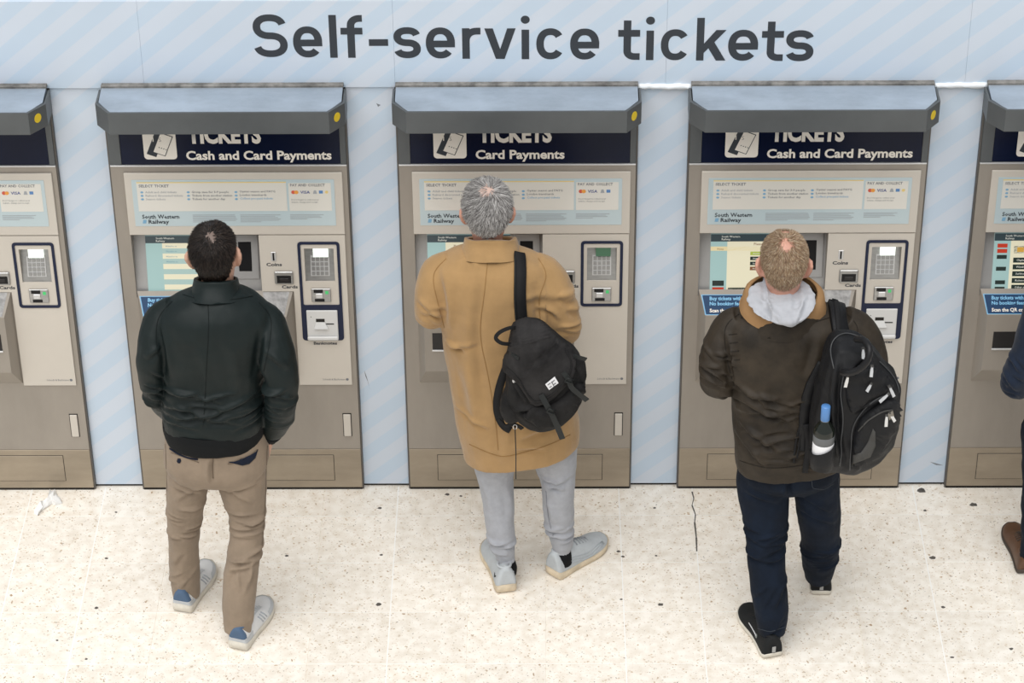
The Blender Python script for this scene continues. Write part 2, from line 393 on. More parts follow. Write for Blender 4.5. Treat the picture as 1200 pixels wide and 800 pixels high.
# ---------------------------------------------------------------- ticket machine
def plate(parent, name, m, x0, x1, z0, z1, y0, y1=0.0, bevel=0.0012):
    return MB().box(x0, x1, y0, y1, z0, z1).build(name, m, parent, bevel=bevel, seg=1)
def flat(parent, name, m, pts, y):
    return MB().prism(pts, y - 0.0004, y).build(name, m, parent)
OPEN = (-0.396, 0.095, 0.944, 1.232)
KP = (0.266, 0.380, 1.020, 1.172)
ZF1, ZF0 = 0.893, 0.632      # top and bottom of the hopper's front face
_a, _b = Vector((0, 0.006, 0.942)), Vector((0, 0.058, 1.206)); _u = (_b - _a).normalized()
RM = Matrix(((1, 0, 0, 0), (0, _u.z, _u.y, _a.y), (0, -_u.y, _u.z, _a.z), (0, 0, 0, 1)))      # frame of the tilted screen: x, into the machine, up the glass
def make_machine(cash):
    t = empty('ticket_machine')
    b = MB().box(-HW, HW, 0.12, 0.62, 0.0, 1.541)
    b.cells(-HW, HW, 0.208, 1.541, 0.0, 0.12, [OPEN, KP]); b.box(-HW + 0.004, HW - 0.004, 0.008, 0.12, 0.0, 0.208)
    body = b.build('body', M_TAUPE, t)
    for s in (-1, 1):        # dark side edges
        plate(t, 'side_edge', M_SIDE, s * HW - 0.003 + 0.003 * s, s * HW + 0.003 + 0.003 * s, 0.0, 1.86, 0.004, 0.62, 0.001)
    kick = plate(t, 'kick_plate', M_KICK, -HW, HW, 0.012, 0.205, 0.0, 0.02)
    plate(kick, 'panel_groove_shade', M_GAP, -0.333, 0.337, 0.048, 0.178, -0.0006, 0.0, 0)  # dark backing plate: painted shade for the groove round the access panel
    plate(kick, 'access_panel', M_KICK, -0.331, 0.335, 0.050, 0.176, -0.0022, 0.0, 0.0008)
    plate(kick, 'base_gap', M_GAP, -HW, HW, 0.0, 0.012, 0.003, 0.02, 0)
    lk = plate(t, 'lock_plate', M_CREAM, 0.384, 0.413, 0.275, 0.382, -0.006, 0.0, 0.0015)
    plate(lk, 'lock_shade_gap', M_GAP, 0.381, 0.416, 0.272, 0.386, -0.0008, 0.0, 0)  # shade around the lock plate, put in as a dark rim
    # sign box
    sb = MB().box(-HW, HW, 0.012, 0.5, 1.541, 1.865).build('sign_box', M_SIDE, t)
    for x0, x1 in ((-HW, -0.402), (0.424, HW)): plate(sb, 'cheek', M_GREYMET, x0, x1, 1.545, 1.865, -0.002, 0.012)
    plate(sb, 'trim_strip', M_LSTEEL, -HW, HW, 1.5375, 1.5435, -0.004, 0.012, 0.001)
    sg = plate(t, 'sign', M_NAVY, -0.402, 0.424, 1.545, 1.865, 0.001, 0.012, 0.001)
    text('TICKETS', -0.146, 1.640, 0.070, M_LETW, sg, width=0.276, y=0.0002, bold=0.046, res=3)
    text('Cash and Card Payments' if cash else 'Card Payments', -0.156, 1.5665, 0.037, M_LETW, sg, width=0.547 if cash else 0.334, y=0.0002, bold=0.030, res=3)
    ic = MB().prism(rrect(-0.314, -0.190, 1.5685, 1.692, 0.014), -0.0004, 0.002).build('ticket_pictogram', M_LETW, sg)
    # two tickets, the dark one behind
    def tk(cx, cz, w, h, a, m, y):
        c, s = math.cos(a), math.sin(a)
        return flat(ic, 'pictogram_shape', m, [(cx + x * c - z * s, cz + x * s + z * c) for x, z in ((-w, -h), (w, -h), (w, h), (-w, h))], y)
    a = math.radians(-22)
    tk(-0.2675, 1.632, 0.019, 0.050, a, M_LETK, -0.0005)
    tk(-0.2405, 1.634, 0.0255, 0.046, a, M_LETK, -0.0010)
    tk(-0.2405, 1.634, 0.0225, 0.043, a, M_LETW, -0.0016)
    for k in range(5):
        x = -0.266 + 0.0085 * k - 0.002; zz = 1.6245 - 0.0032 * k
        flat(ic, 'perforation', M_LETK if k else M_LETW, disc(x + 0.005, zz, 0.0022, n=8), -0.0021)
    text('S', -0.2535, 1.646, 0.018, M_LETK, ic, y=-0.0021, bold=-0.02)
    text('1', -0.277, 1.646, 0.018, M_LETW, ic, y=-0.0012, bold=0.02)
    # hood over the sign
    zt = 1.868; p = 0.175; ch = 0.055; zf0, zf1 = 1.778, 1.868
    W2 = HW + 0.012
    outl = [(-W2, 0.0), (-W2, -p + ch + 0.015), (-W2 + ch, -p), (W2 - ch, -p), (W2, -p + ch + 0.015), (W2, 0.0)]
    def shell(o, th, z0, z1):
        inn = []
        n = len(o)
        for (x, y) in o: inn.append((x * (1 - th / W2), y + th if y < 0 else y))
        m = MB(); vv = [(x, y, z0) for x, y in o] + [(x, y, z1) for x, y in o] + [(x, y, z0) for x, y in inn] + [(x, y, z1) for x, y in inn]
        fs = []
        for i in range(n - 1):
            fs += [(i, i + 1, n + i + 1, n + i), (2 * n + i + 1, 2 * n + i, 3 * n + i, 3 * n + i + 1), (n + i, n + i + 1, 3 * n + i + 1, 3 * n + i), (i + 1, i, 2 * n + i, 2 * n + i + 1)]
        fs += [(0, n, 3 * n, 2 * n), (n - 1, 3 * n - 1, 4 * n - 1, 2 * n - 1)]
        return m.add(vv, fs)
    hood = shell(outl, 0.008, zf0, zf1).build('hood', M_GREYMET, t)
    q = 0.006
    rf = [(-W2 + 0.012, 0.0), (-W2 + 0.012, -p + ch + 0.02), (-W2 + ch + 0.008, -p + 0.008), (W2 - ch - 0.008, -p + 0.008), (W2 - 0.012, -p + ch + 0.02), (W2 - 0.012, 0.0)]
    m = MB(); n = len(rf)
    m.add([(x, y, zt - 0.004 + 0.018 * (1 + y / p)) for x, y in rf] + [(x, y, zt - 0.02) for x, y in rf],
          [tuple(range(n)), tuple(range(2 * n - 1, n - 1, -1))] + [(i, i + n, (i + 1) % n + n, (i + 1) % n) for i in range(n)])
    m.build('hood_roof', M_ROOF, hood)
    plate(hood, 'rear_trim', M_TRIM, -HW - 0.002, HW + 0.002, zt + 0.008, zt + 0.022, -0.012, 0.012)
    # round sticker on the slanted corner
    c0 = Vector((W2 - ch / 2, -p + (ch + 0.015) / 2 - 0.0006 - ch * 0.0, (zf0 + zf1) / 2 + 0.006))
    ax = Vector((ch, ch + 0.015, 0)).normalized(); nrm = Vector((ax.y, -ax.x, 0))
    pts = [c0 + nrm * 0.0008 + ax * 0.0165 * math.cos(2 * PI * k / 18) + Vector((0, 0, 0.0185 * math.sin(2 * PI * k / 18))) for k in range(18)]
    MB().add([tuple(v) for v in pts] + [tuple(v - nrm * 0.002) for v in pts], [tuple(range(18)), tuple(range(35, 17, -1))] + [(k, k + 18, (k + 1) % 18 + 18, (k + 1) % 18) for k in range(18)]).build('round_sticker', M_DOT, hood)
    # info panel with the poster
    ip = plate(t, 'info_panel', M_CREAM, -0.398, 0.428, 1.2365, 1.512, -0.008, 0.0, 0.002)
    po = MB().box(-0.371, 0.396, -0.0095, -0.008, 1.278, 1.483).build('poster', M_PBLUE, ip)
    Y = -0.0102
    def pf(m, x0, x1, z0, z1, y=Y, name='poster_field'): return MB().box(x0, x1, y, -0.0095, z0, z1).build(name, m, ip)
    pf(M_PCREAM, -0.353, 0.214, 1.345, 1.470); pf(M_PCREAM, 0.222, 0.383, 1.345, 1.468); pf(M_YEL, -0.353, 0.214, 1.470, 1.474)
    T = lambda s, x, z, h, m=M_LETG, w=None, bold=0.0: text(s, x, z, h, m, ip, width=w, y=Y - 0.0004, bold=bold, res=1)
    T('SELECT TICKET', -0.345, 1.452, 0.0115, w=0.115, bold=0.02)
    for k, s in enumerate(('Adult and child tickets', 'Railcard discounted tickets', 'Season tickets')): T(s, -0.322, 1.426 - 0.0155 * k, 0.0092, M_LETF, bold=0.012)
    for k, s in enumerate(('Group save for 3-9 people', 'Tickets from another station', 'Tickets for another day')): T(s, -0.146, 1.426 - 0.0155 * k, 0.0092, M_LETG, bold=0.012)
    for k, s in enumerate(('Oyster season and PAYG', 'London travelcards', 'Collect pre-paid tickets')): T(s, 0.036, 1.428 - 0.0155 * k, 0.0092, M_LETG if k < 2 else M_LETB, bold=0.012)
    for x in (-0.341, -0.165, 0.016):
        for k in range(3): flat(ip, 'bullet', M_LETB, disc(x + 0.006, 1.4295 - 0.0155 * k, 0.006, 0.0045, 10), Y)
    T('PAY AND COLLECT', 0.229, 1.454, 0.0115, w=0.132, bold=0.02)
    flat(ip, 'card_mark', M_RED, disc(0.240, 1.428, 0.008), Y); flat(ip, 'card_mark', M_ORA, disc(0.251, 1.428, 0.008), Y - 0.0003)
    T('VISA', 0.266, 1.422, 0.0125, M_VISA, w=0.037, bold=0.02)
    flat(ip, 'card_mark', M_LETF, [(0.314, 1.421), (0.330, 1.421), (0.326, 1.436), (0.318, 1.436)], Y); flat(ip, 'card_mark', M_CARDB, [(0.337, 1.422), (0.352, 1.422), (0.352, 1.435), (0.337, 1.435)], Y)
    if cash: flat(ip, 'card_mark', M_YEL, disc(0.366, 1.428, 0.0065), Y)
    T('Don\'t forget to collect your', 0.231, 1.392, 0.0065); T('tickets, change and receipt', 0.231, 1.381, 0.0065)
    T('South Western', -0.343, 1.3125, 0.0175, M_LETK, w=0.142, bold=0.018); T('Railway', -0.320, 1.290, 0.0175, M_LETK, w=0.078, bold=0.018)
    flat(ip, 'logo_mark', M_LETB, [(-0.343, 1.291), (-0.330, 1.291), (-0.327, 1.306), (-0.340, 1.306)], Y)
    m = MB(); rng = random.Random(5)
    for x0, w, n in ((-0.150, 0.170, 6), (0.032, 0.155, 6), (0.222, 0.13, 4)):
        for k in range(n): m.box(x0, x0 + w * (rng.uniform(0.86, 1) if k < n - 1 else 0.5), Y, -0.0095, 1.3265 - 0.0062 * k, 1.3285 - 0.0062 * k)
    m.build('small_print', M_LETF, ip)
    # cream fascia beside and under the screen, with the payment unit
    m = MB()
    m.cells(0.095, 0.426, 0.975, 1.2325, -0.006, 0.0, [KP]); m.box(0.218, 0.426, -0.006, 0.0, 0.530, 0.975)
    fa = m.build('fascia', M_CREAM, t)
    text('Scheidt & Bachmann', 0.311, 0.552, 0.009, M_LETG, fa, width=0.088, y=-0.0064, res=1)
    flat(fa, 'maker_mark', M_LETG, disc(0.408, 0.556, 0.006, n=8), -0.0062)
    zb = 0.746 if cash else 0.903
    fr_o = rrect(0.242, 0.404, zb, 1.203, 0.014); fr_i = rrect(0.253, 0.393, 0.912, 1.192, 0.006) if cash else rrect(0.253, 0.393, zb + 0.011, 1.192, 0.006)
    n = len(fr_o); y0, y1 = -0.0095, -0.006
    MB().add([(x, y0, z) for x, z in fr_o] + [(x, y0, z) for x, z in fr_i] + [(x, y1, z) for x, z in fr_o] + [(x, y1, z) for x, z in fr_i],
             [f for i in range(n) for j in [(i + 1) % n] for f in ((i, j, n + j, n + i), (i, 2 * n + i, 2 * n + j, j), (n + i, n + j, 3 * n + j, 3 * n + i))]).build('payment_frame', M_NAVYF, t)
    kp = empty_part('keypad', t)
    x0, x1, z0, z1 = KP
    MB().add([(x0, 0.001, z0), (x1, 0.001, z0), (x1, 0.034, z1), (x0, 0.034, z1), (x0, 0.11, z0), (x1, 0.11, z0), (x1, 0.11, z1), (x0, 0.11, z1)],
             [(0, 1, 2, 3), (4, 7, 6, 5), (0, 3, 7, 4), (1, 5, 6, 2), (3, 2, 6, 7), (0, 4, 5, 1)]).build('keypad_tray', M_STEEL, kp)
    def onslope(x, z): return (x, 0.001 + 0.033 * (z - z0) / (z1 - z0), z)
    nv = Vector((0, -(z1 - z0), 0.033)).normalized()
    def slab(m, a0, a1, c0, c1, h):
        q = [Vector(onslope(x, z)) for x, z in ((a0, c0), (a1, c0), (a1, c1), (a0, c1))]
        m.add([v + nv * h for v in q] + [v - nv * 0.003 for v in q], [(0, 1, 2, 3), (7, 6, 5, 4), (0, 4, 5, 1), (1, 5, 6, 2), (2, 6, 7, 3), (3, 7, 4, 0)])
    m = MB(); slab(m, 0.287, 0.360, 1.040, 1.122, 0.003); m.build('key_plate', M_LSTEEL, kp)
    for r in range(4):
        for c in range(4):
            m = MB(); slab(m, 0.2915 + 0.0168 * c, 0.3045 + 0.0168 * c, 1.0445 + 0.019 * r, 1.0585 + 0.019 * r, 0.006); m.build('key', M_STEEL, kp)
    MB().box(0.300, 0.357, 0.002, 0.02, 1.128, 1.1715).build('display', M_DISP if cash else M_DISPD, kp)
    # chip card reader
    cr_ = plate(t, 'card_reader', M_STEEL, 0.286, 0.361, 0.928, 0.990, -0.012, -0.006, 0.002)
    plate(cr_, 'reader_mouth', M_BLACK, 0.298, 0.336, 0.931, 0.944, -0.0128, -0.012, 0); plate(cr_, 'reader_mouth', M_BLACK, 0.295, 0.331, 0.972, 0.987, -0.0128, -0.012, 0)
    plate(cr_, 'reader_slide', M_LSTEEL, 0.302, 0.330, 0.948, 0.970, -0.016, -0.012, 0.002); plate(cr_, 'reader_light', M_GREEN, 0.340, 0.352, 0.966, 0.980, -0.0128, -0.012, 0)
    # ticket card slot
    cs = plate(t, 'card_slot', M_STEEL, 0.147, 0.219, 1.012, 1.070, -0.014, -0.006, 0.003)
    plate(cs, 'slot_mouth', M_BLACK, 0.156, 0.211, 1.019, 1.053, -0.0148, -0.014, 0); plate(cs, 'slot_tongue', M_SLOT, 0.166, 0.201, 1.026, 1.042, -0.017, -0.0148, 0.001)
    text('Cards', 0.172, 0.990, 0.013, M_LETK, fa, width=0.062, y=-0.0065, bold=0.03)
    if cash:
        cn = plate(t, 'coin_slot', M_LSTEEL, 0.138, 0.158, 1.116, 1.158, -0.009, -0.006, 0.002)
        plate(cn, 'slot_mouth', M_BLACK, 0.1445, 0.151, 1.120, 1.154, -0.0098, -0.009, 0)
        text('Coins', 0.118, 1.093, 0.014, M_LETK, fa, width=0.060, y=-0.0065, bold=0.03)
        plate(t, 'unit_backing', M_NAVYF, 0.253, 0.393, 0.757, 0.9115, -0.0080, -0.006, 0)
        bn = plate(t, 'banknote_unit', M_WHITE, 0.262, 0.383, 0.756, 0.890, -0.016, -0.008, 0.002)
        plate(bn, 'note_mouth', M_GAP, 0.298, 0.332, 0.838, 0.853, -0.0166, -0.016, 0); plate(bn, 'note_mouth', M_GAP, 0.332, 0.368, 0.826, 0.831, -0.0166, -0.016, 0)
        MB().add([(0.290, -0.016, 0.812), (0.345, -0.016, 0.812), (0.332, -0.016, 0.838), (0.298, -0.016, 0.838), (0.290, -0.028, 0.812), (0.345, -0.028, 0.812)],
                 [(4, 5, 2, 3), (0, 1, 5, 4), (1, 2, 5), (0, 4, 3), (0, 3, 2, 1)]).build('note_lip', M_WHITE, bn)
        plate(bn, 'lower_lip', M_WHITE, 0.262, 0.383, 0.756, 0.772, -0.026, -0.016, 0.003)
        flat(bn, 'note_light', M_GAP, disc(0.2795, 0.862, 0.002, n=8), -0.0162)
        text('Banknotes', 0.283, 0.7245, 0.013, M_LETK, fa, width=0.092, y=-0.0065, bold=0.03)
    # screen recess
    rc = MB().box(OPEN[0], OPEN[1], 0.0, 0.04, -0.012, 0.300).build('recess_back', M_BEZEL, t); rc.data.transform(RM)
    def onrec(o): o.data.transform(RM); return o
    onrec(plate(rc, 'speaker_panel', M_BEZEL, -0.016, 0.086, 0.076, 0.262, -0.005, 0.0, 0.004))
    onrec(plate(rc, 'camera_window', M_BLACK, 0.008, 0.058, 0.110, 0.232, -0.0062, -0.005, 0.001))
    # hopper: sloped top, upright front, undercut
    bx0, bx1, bz0, bz1 = -0.393, 0.214, 0.536, 0.975
    fx0, fx1 = bx0 + 0.026, bx1 - 0.026; D = -0.062
    hv = [(bx0, 0, bz0), (bx1, 0, bz0), (bx1, 0, bz1), (bx0, 0, bz1), (fx0, D, ZF0), (fx1, D, ZF0), (fx1, D, ZF1), (fx0, D, ZF1),
          (bx0, 0.058, bz1 + 0.0), (0.095, 0.058, bz1 + 0.0)]
    hp = MB().add(hv, [(4, 5, 6, 7), (7, 6, 2, 3), (0, 1, 5, 4), (1, 2, 6, 5), (0, 4, 7, 3), (0, 3, 2, 1)]).build('hopper', M_TAUPE, t, recalc=False)
    sl = plate(hp, 'ticket_outlet', M_SLOT, -0.336, 0.165, 0.738, 0.815, D - 0.0015, D, 0)
    plate(hp, 'outlet_lip', M_LSTEEL, -0.338, 0.167, 0.731, 0.738, D - 0.006, D, 0.001)
    # sticker on the slope: a frame from the slope's own axes
    top = Vector((0, D, ZF1)); up = (Vector((0, 0, bz1)) - top); ln = up.length; up.normalize(); nn = Vector((0, -up.z, up.y)); 
    SM = Matrix(((1, 0, 0, 0), (0, -nn.y, up.y, D), (0, -nn.z, up.z, ZF1), (0, 0, 0, 1)))     # x, depth(into slope), along slope
    def onto(o):
        o.data.transform(SM); return o
    def sfl(par, name, m, pts, y): return onto(flat(par, name, m, pts, y))
    st = sfl(hp, 'sticker', M_STICKE, [(fx0 - 0.002, 0.003), (0.000, 0.003), (0.000, 0.083), (fx0 - 0.017, 0.083)], -0.0004)
    sfl(hp, 'sticker_face', M_STICK, [(fx0 + 0.002, 0.006), (-0.003, 0.006), (-0.003, 0.080), (fx0 - 0.012, 0.080)], -0.0008)
    for s, z, mm in (('Buy tickets with the SWR app', 0.061, M_STICKT), ('No booking fees, no queues', 0.041, M_STICKT), ('Scan the QR code for more', 0.014, M_LETW)):
        text(s, fx0 + 0.016, z, 0.0135, mm, hp, y=-0.0014, bold=0.03, M=SM)
    sfl(hp, 'worn_patch', mat('worn_steel', (0.30, 0.295, 0.29), 0.5, 0.3, var=0.35, vscale=30), [(0.098, 0.004), (0.180, 0.004), (0.200, ln - 0.004), (0.098, ln - 0.004)], -0.0003)
    if cash: 
        sfl(hp, 'round_notice', M_NAVYF, disc(0.050, 0.045, 0.042, 0.040, 24), -0.0010); sfl(hp, 'round_notice_mark', M_LETW, disc(0.045, 0.042, 0.024, 0.025, 20), -0.0016)
    return t
def empty_part(name, parent):
    o = bpy.data.objects.new(name, None); COL.objects.link(o); o.parent = parent; o.empty_display_size = 0.05; return o

SX0, SX1, SZ0, SZ1 = -0.350, -0.030, 0.012, 0.258
def make_screen(t, kind):
    """Lit touch screen; drawn layers are flat display areas."""
    s = plate(t, 'screen', S_TEAL, SX0, SX1, SZ0, SZ1, -0.004, 0.0, 0); s.data.transform(RM)
    W, H = SX1 - SX0, SZ1 - SZ0
    def q(m, a, b, c, d, name='screen_area', y=-0.0046):
        o = MB().box(SX0 + a * W, SX0 + b * W, y, -0.004, SZ0 + c * H, SZ0 + d * H).build(name, m, s); o.data.transform(RM); return o
    T = lambda st, a, c, h, m, w=None: text(st, SX0 + a * W, SZ0 + c * H, h, m, s, width=w, y=-0.0062, res=1, M=RM, bold=0.01)
    q(S_DARK, 0, 1, 0.875, 1.0, 'title_bar'); T('South Western', 0.13, 0.945, 0.008, S_WHT); T('Railway', 0.13, 0.90, 0.008, S_WHT)
    if kind == 'list':
        for k in range(10): q(S_CREAM if k % 2 == 0 else S_STRIPE, 0.20, 1.0, 0.875 - 0.0875 * (k + 1), 0.875 - 0.0875 * k, 'list_row')
        for k in range(4): T('Waterloo to', 0.24, 0.815 - 0.0875 * k, 0.006, S_BLUE)
        T('Next', 0.45, 0.025, 0.008, S_BLK)
    elif kind == 'message':
        q(S_CREAM, 0.22, 1.0, 0.0, 0.875); T('Please keep the', 0.32, 0.80, 0.009, S_BRN); T('of your ticket', 0.36, 0.73, 0.009, S_BRN)
        q(S_BLK, 0.30, 0.9, 0.40, 0.62); q(S_AMB, 0.45, 0.75, 0.10, 0.30)
    elif kind == 'choice':
        q(S_CREAM, 0.20, 1.0, 0.0, 0.875); q(S_SAND, 0.0, 1.0, 0.72, 0.79); T('Please select your ticket', 0.52, 0.815, 0.010, S_BRN)
        T('Home', 0.08, 0.738, 0.007, S_BRN); T('London to', 0.62, 0.738, 0.007, S_AMB)
        for k, m in enumerate((S_GREEN, S_BLK, S_BLK, S_BRN)):
            q(m, 0.48, 0.92, 0.645 - 0.085 * k, 0.705 - 0.085 * k, 'button', -0.0052); T('Anytime Day', 0.51, 0.665 - 0.085 * k, 0.006, S_WHT)
        q(S_BLK, 0.03, 0.17, 0.125, 0.215, 'button'); q(S_RED, 0.03, 0.17, 0.02, 0.10, 'button'); q(S_BLK, 0.22, 0.44, 0.02, 0.095, 'button'); q(S_TEAL, 0.47, 0.66, 0.02, 0.095, 'button')
        T('Start again', 0.25, 0.045, 0.007, S_WHT)
    else:
        q(S_CREAM, 0.20, 1.0, 0.0, 0.875); T('Welcome to South Western', 0.42, 0.81, 0.007, S_BRN)
        for k in range(4):
            q(S_BLK, 0.24 + 0.19 * k, 0.40 + 0.19 * k, 0.66, 0.785, 'button'); q(S_AMB, 0.28 + 0.19 * k, 0.36 + 0.19 * k, 0.685, 0.765, 'button_icon', -0.0052)
        for k, st in enumerate(('Clapham Junction', 'Wimbledon', 'Surbiton', 'Richmond', 'Other station')):
            q(S_BLK, 0.24, 0.97, 0.505 - 0.115 * k, 0.59 - 0.115 * k, 'button', -0.0050); T(st, 0.28, 0.535 - 0.115 * k, 0.008, S_WHT)
        for z, m in ((0.76, S_RED), (0.67, S_RED), (0.57, S_BLK), (0.37, S_BLK), (0.14, S_BLK), (0.03, S_BLK)): q(m, 0.04, 0.16, z, z + 0.065, 'button', -0.0052)
    return s
cash0 = make_machine(True); card0 = make_machine(False)
M1 = cash0; M2 = card0
M3 = copy_tree(cash0); M0 = copy_tree(card0); M4 = copy_tree(card0)
for k, mm in enumerate((M0, M1, M2, M3, M4)): mm.location = (XM[k], 0, 0)
G = 'ticket machines along the striped hoarding'
tag(M0, 'taupe ticket machine cut off by the left edge of the photo', 'ticket machine', G)
tag(M1, 'taupe cash and card ticket machine in front of the man in the dark bomber jacket', 'ticket machine', G)
tag(M2, 'taupe card payments ticket machine in front of the man in the tan coat', 'ticket machine', G)
tag(M3, 'taupe cash and card ticket machine in front of the man with the grey hood', 'ticket machine', G)
tag(M4, 'taupe ticket machine cut off by the right edge of the photo', 'ticket machine', G)
for ch in M0.children_recursive:
    if ch.name.startswith('display'):
        ch.data = ch.data.copy(); ch.data.materials[0] = M_DISP
for mm, k in ((M0, 'list'), (M1, 'list'), (M2, 'message'), (M3, 'choice'), (M4, 'menu')): make_screen(mm, k)

# scuffs scored into the side panels
for q in (((427, 434), (430, 442), (433.5, 456), (431, 447), (428, 440)), ((1090, 541), (1098, 543), (1105, 545), (1097, 544.6)), ((441, 121), (446, 123), (443, 125))):
    P_ = [aty(u, v, 0.0216) for u, v in q]; MB().prism([(p.x, p.z) for p in P_], 0.0212, 0.0219).build('scuff_mark', mat('scuff_grey', (0.22, 0.24, 0.27), 0.7), wall)
# ---------------------------------------------------------------- litter and gum on the floor
rng = random.Random(3)
def gum(u, v, r, where):
    p = atz(u, v); n = 9
    pts = [(p.x + r * rng.uniform(0.6, 1.15) * math.cos(2 * PI * i / n), p.y + r * rng.uniform(0.5, 0.95) * math.sin(2 * PI * i / n)) for i in range(n)]
    m = MB(); vs_ = [(x, y, 0.0) for x, y in pts] + [(p.x + (x - p.x) * 0.7, p.y + (y - p.y) * 0.7, 0.0018) for x, y in pts]
    m.add(vs_, [tuple(range(n, 2 * n))] + [(i, (i + 1) % n, n + (i + 1) % n, n + i) for i in range(n)])
    tag(m.build('gum_spot', M_GUM), where, 'gum', 'dark gum spots on the floor')
for u, v, r, w_ in (
        (1141, 591, 0.018, 'large black gum spot in front of the rightmost machine'),
        (1093, 653, 0.014, 'dark gum spot beside the pale joint right of the hooded man'),
        (1105, 711, 0.009, 'small gum spot at the lower end of the pale joint on the right'),
        (1185, 760, 0.009, 'gum spot near the lower right corner of the floor'),
        (1116, 770, 0.009, 'brownish gum spot low on the right of the floor'),
        (1084, 598, 0.008, 'small gum spot just right of the top of the right-hand pale joint'),
        (774, 708, 0.013, 'large gum spot on the open floor between the coat man and the jeans man'),
        (767, 595, 0.008, 'small gum spot in front of the panel between second and third full machines'),
        (445, 595, 0.01, 'gum spot nearest the panel between the first and second full machines'),
        (447, 650, 0.008, 'middle one of three gum spots in a line left of the joggers'),
        (444, 708, 0.012, 'lowest and largest of three gum spots left of the joggers'),
        (125, 654, 0.008, 'gum spot on the floor below the tissue, middle of three'),
        (113, 712, 0.009, 'gum spot on the far left floor, left of the white trainer'),
        (136, 600, 0.007, 'small gum spot just right of the crumpled tissue'),
        (524, 579, 0.012, 'gum spot at the kick plate left of the man in the coat'),
        (540, 581, 0.007, 'tiny gum spot beside the left jogger leg at the kick plate'),
        (725, 646, 0.009, 'gum spot on the pale joint right of the grey trainer, upper'),
        (730, 652, 0.008, 'gum spot on the pale joint right of the grey trainer, lower'),
        (728, 702, 0.007, 'small gum spot on the pale joint well below the grey trainer'),
        (336, 651, 0.008, 'gum spot right of the knees of the man in chinos'),
        (769, 651, 0.007, 'tiny gum spot right of the pale joint beside the grey trainer'),
        (1080, 574.5, 0.02, 'wide dark gum smear at the foot of the panel left of the rightmost machine'),
        (581, 714, 0.005, 'tiny gum speck below the left grey trainer'),
        (101, 772, 0.007, 'gum spot near the lower left corner of the floor'),
        (67, 750, 0.006, 'tiny gum speck at the far lower left')):
    gum(u, v, r, w_)
# crack in the slab joint by the third machine
cr_pts = [atz(811, 576), atz(813, 584), atz(811, 592), atz(815, 603), atz(814, 612), atz(816, 630), atz(816.5, 646)]
m = MB()
for a, b in zip(cr_pts, cr_pts[1:]):
    d = (b - a).normalized(); s = Vector((-d.y, d.x, 0)) * rng.uniform(0.0018, 0.0045)
    m.add([a + s, a - s, b - s * 0.7, b + s * 0.7], [(0, 1, 2, 3)])
for v in range(len(m.v)): m.v[v] = (m.v[v][0], m.v[v][1], 0.0007)
ck = m.build('floor_crack', M_GUM, fl)
# crumpled tissue
p0 = atz(60, 590)
outl = [(-.060, -.052), (-.050, -.020), (-.020, .010), (-.012, .052), (.006, .068), (.018, .045), (.016, .022), (.040, .014), (.046, .000), (.020, -.010), (.004, -.002), (-.012, -.020), (-.034, -.040), (-.044, -.066)]
m = MB(); n = len(outl)
rr = random.Random(8)
lo = [(p0.x + x, p0.y + y * 1.25, 0.001) for x, y in outl]
cen = lambda k: (outl[k][0] * 0.55 - 0.002, outl[k][1] * 0.6 + 0.004)
mid = [(p0.x + x * 0.95 + rr.uniform(-.004, .004), p0.y + y * 1.2 + rr.uniform(-.004, .004), rr.uniform(0.008, 0.022)) for x, y in outl]
tp = [(p0.x + cen(k)[0], p0.y + cen(k)[1] * 1.25, rr.uniform(0.014, 0.045)) for k in range(n)]
m.rings([lo, mid, tp])
tag(m.build('crumpled_tissue', M_PAPER), 'crumpled white tissue lying on the floor at the foot of the leftmost machine', 'litter')
# ---------------------------------------------------------------- people: shared tools
from mathutils.bvhtree import BVHTree
def V3(p): return Vector((float(p[0]), float(p[1]), float(p[2])))
def ellipse(c, ax, ay, a, bf, bb, n=32, p=2.25):
    out = []
    for i in range(n):
        t = 2 * PI * i / n; co, si = math.cos(t), math.sin(t)
        x = math.copysign(abs(co) ** (2 / p), co) * a; y = math.copysign(abs(si) ** (2 / p), si) * (bf if si > 0 else bb)
        out.append(V3(c) + ax * x + ay * y)
    return out
def catmull(P, k=4):
    """Smooth rows of numbers (position and radius together)."""
    P = [np.array(p, float) for p in P]; out = []
    for i in range(len(P) - 1):
        p0, p1, p2, p3 = P[max(i - 1, 0)], P[i], P[i + 1], P[min(i + 2, len(P) - 1)]
        for j in range(k):
            t = j / k
            out.append(0.5 * ((2 * p1) + (p2 - p0) * t + (2 * p0 - 5 * p1 + 4 * p2 - p3) * t * t + (3 * p1 - p0 - 3 * p2 + p3) * t ** 3))
    out.append(P[-1]); return out
def torso(mb, rows, yc, sc=1.0, yaw=0.0, p=2.4, rows_k=3, shrink_z=0.0):
    """rows: (v, left u, right u, depth behind, depth in front, shift in y) read off the silhouette at the body's own distance"""
    R = []
    for v, uL, uR, db, df, *dy in rows:
        c = aty((uL + uR) / 2, v, yc + (dy[0] if dy else 0)); R.append((c.x, c.y, c.z, (uR - uL) / 2 / pxm(c), db, df))
    R = catmull(R, rows_k)
    ax = Vector((math.cos(yaw), math.sin(yaw), 0)); ay = Vector((-math.sin(yaw), math.cos(yaw), 0))
    mb.rings([ellipse(r[:3], ax, ay, max(0.01, r[3] * sc), r[5] * sc, r[4] * sc, p=p) for r in R]); return R
def limb(mb, pts, sc=1.0, n=16, k=4, flat_=1.0):
    """pts: (x, y, z, r)"""
    P = catmull(pts, k); mb.tube([p[:3] for p in P], [max(0.004, p[3] * sc) for p in P], n=n)
def PX(u, v, y, r): q = aty(u, v, y); return (q.x, q.y, q.z, r)
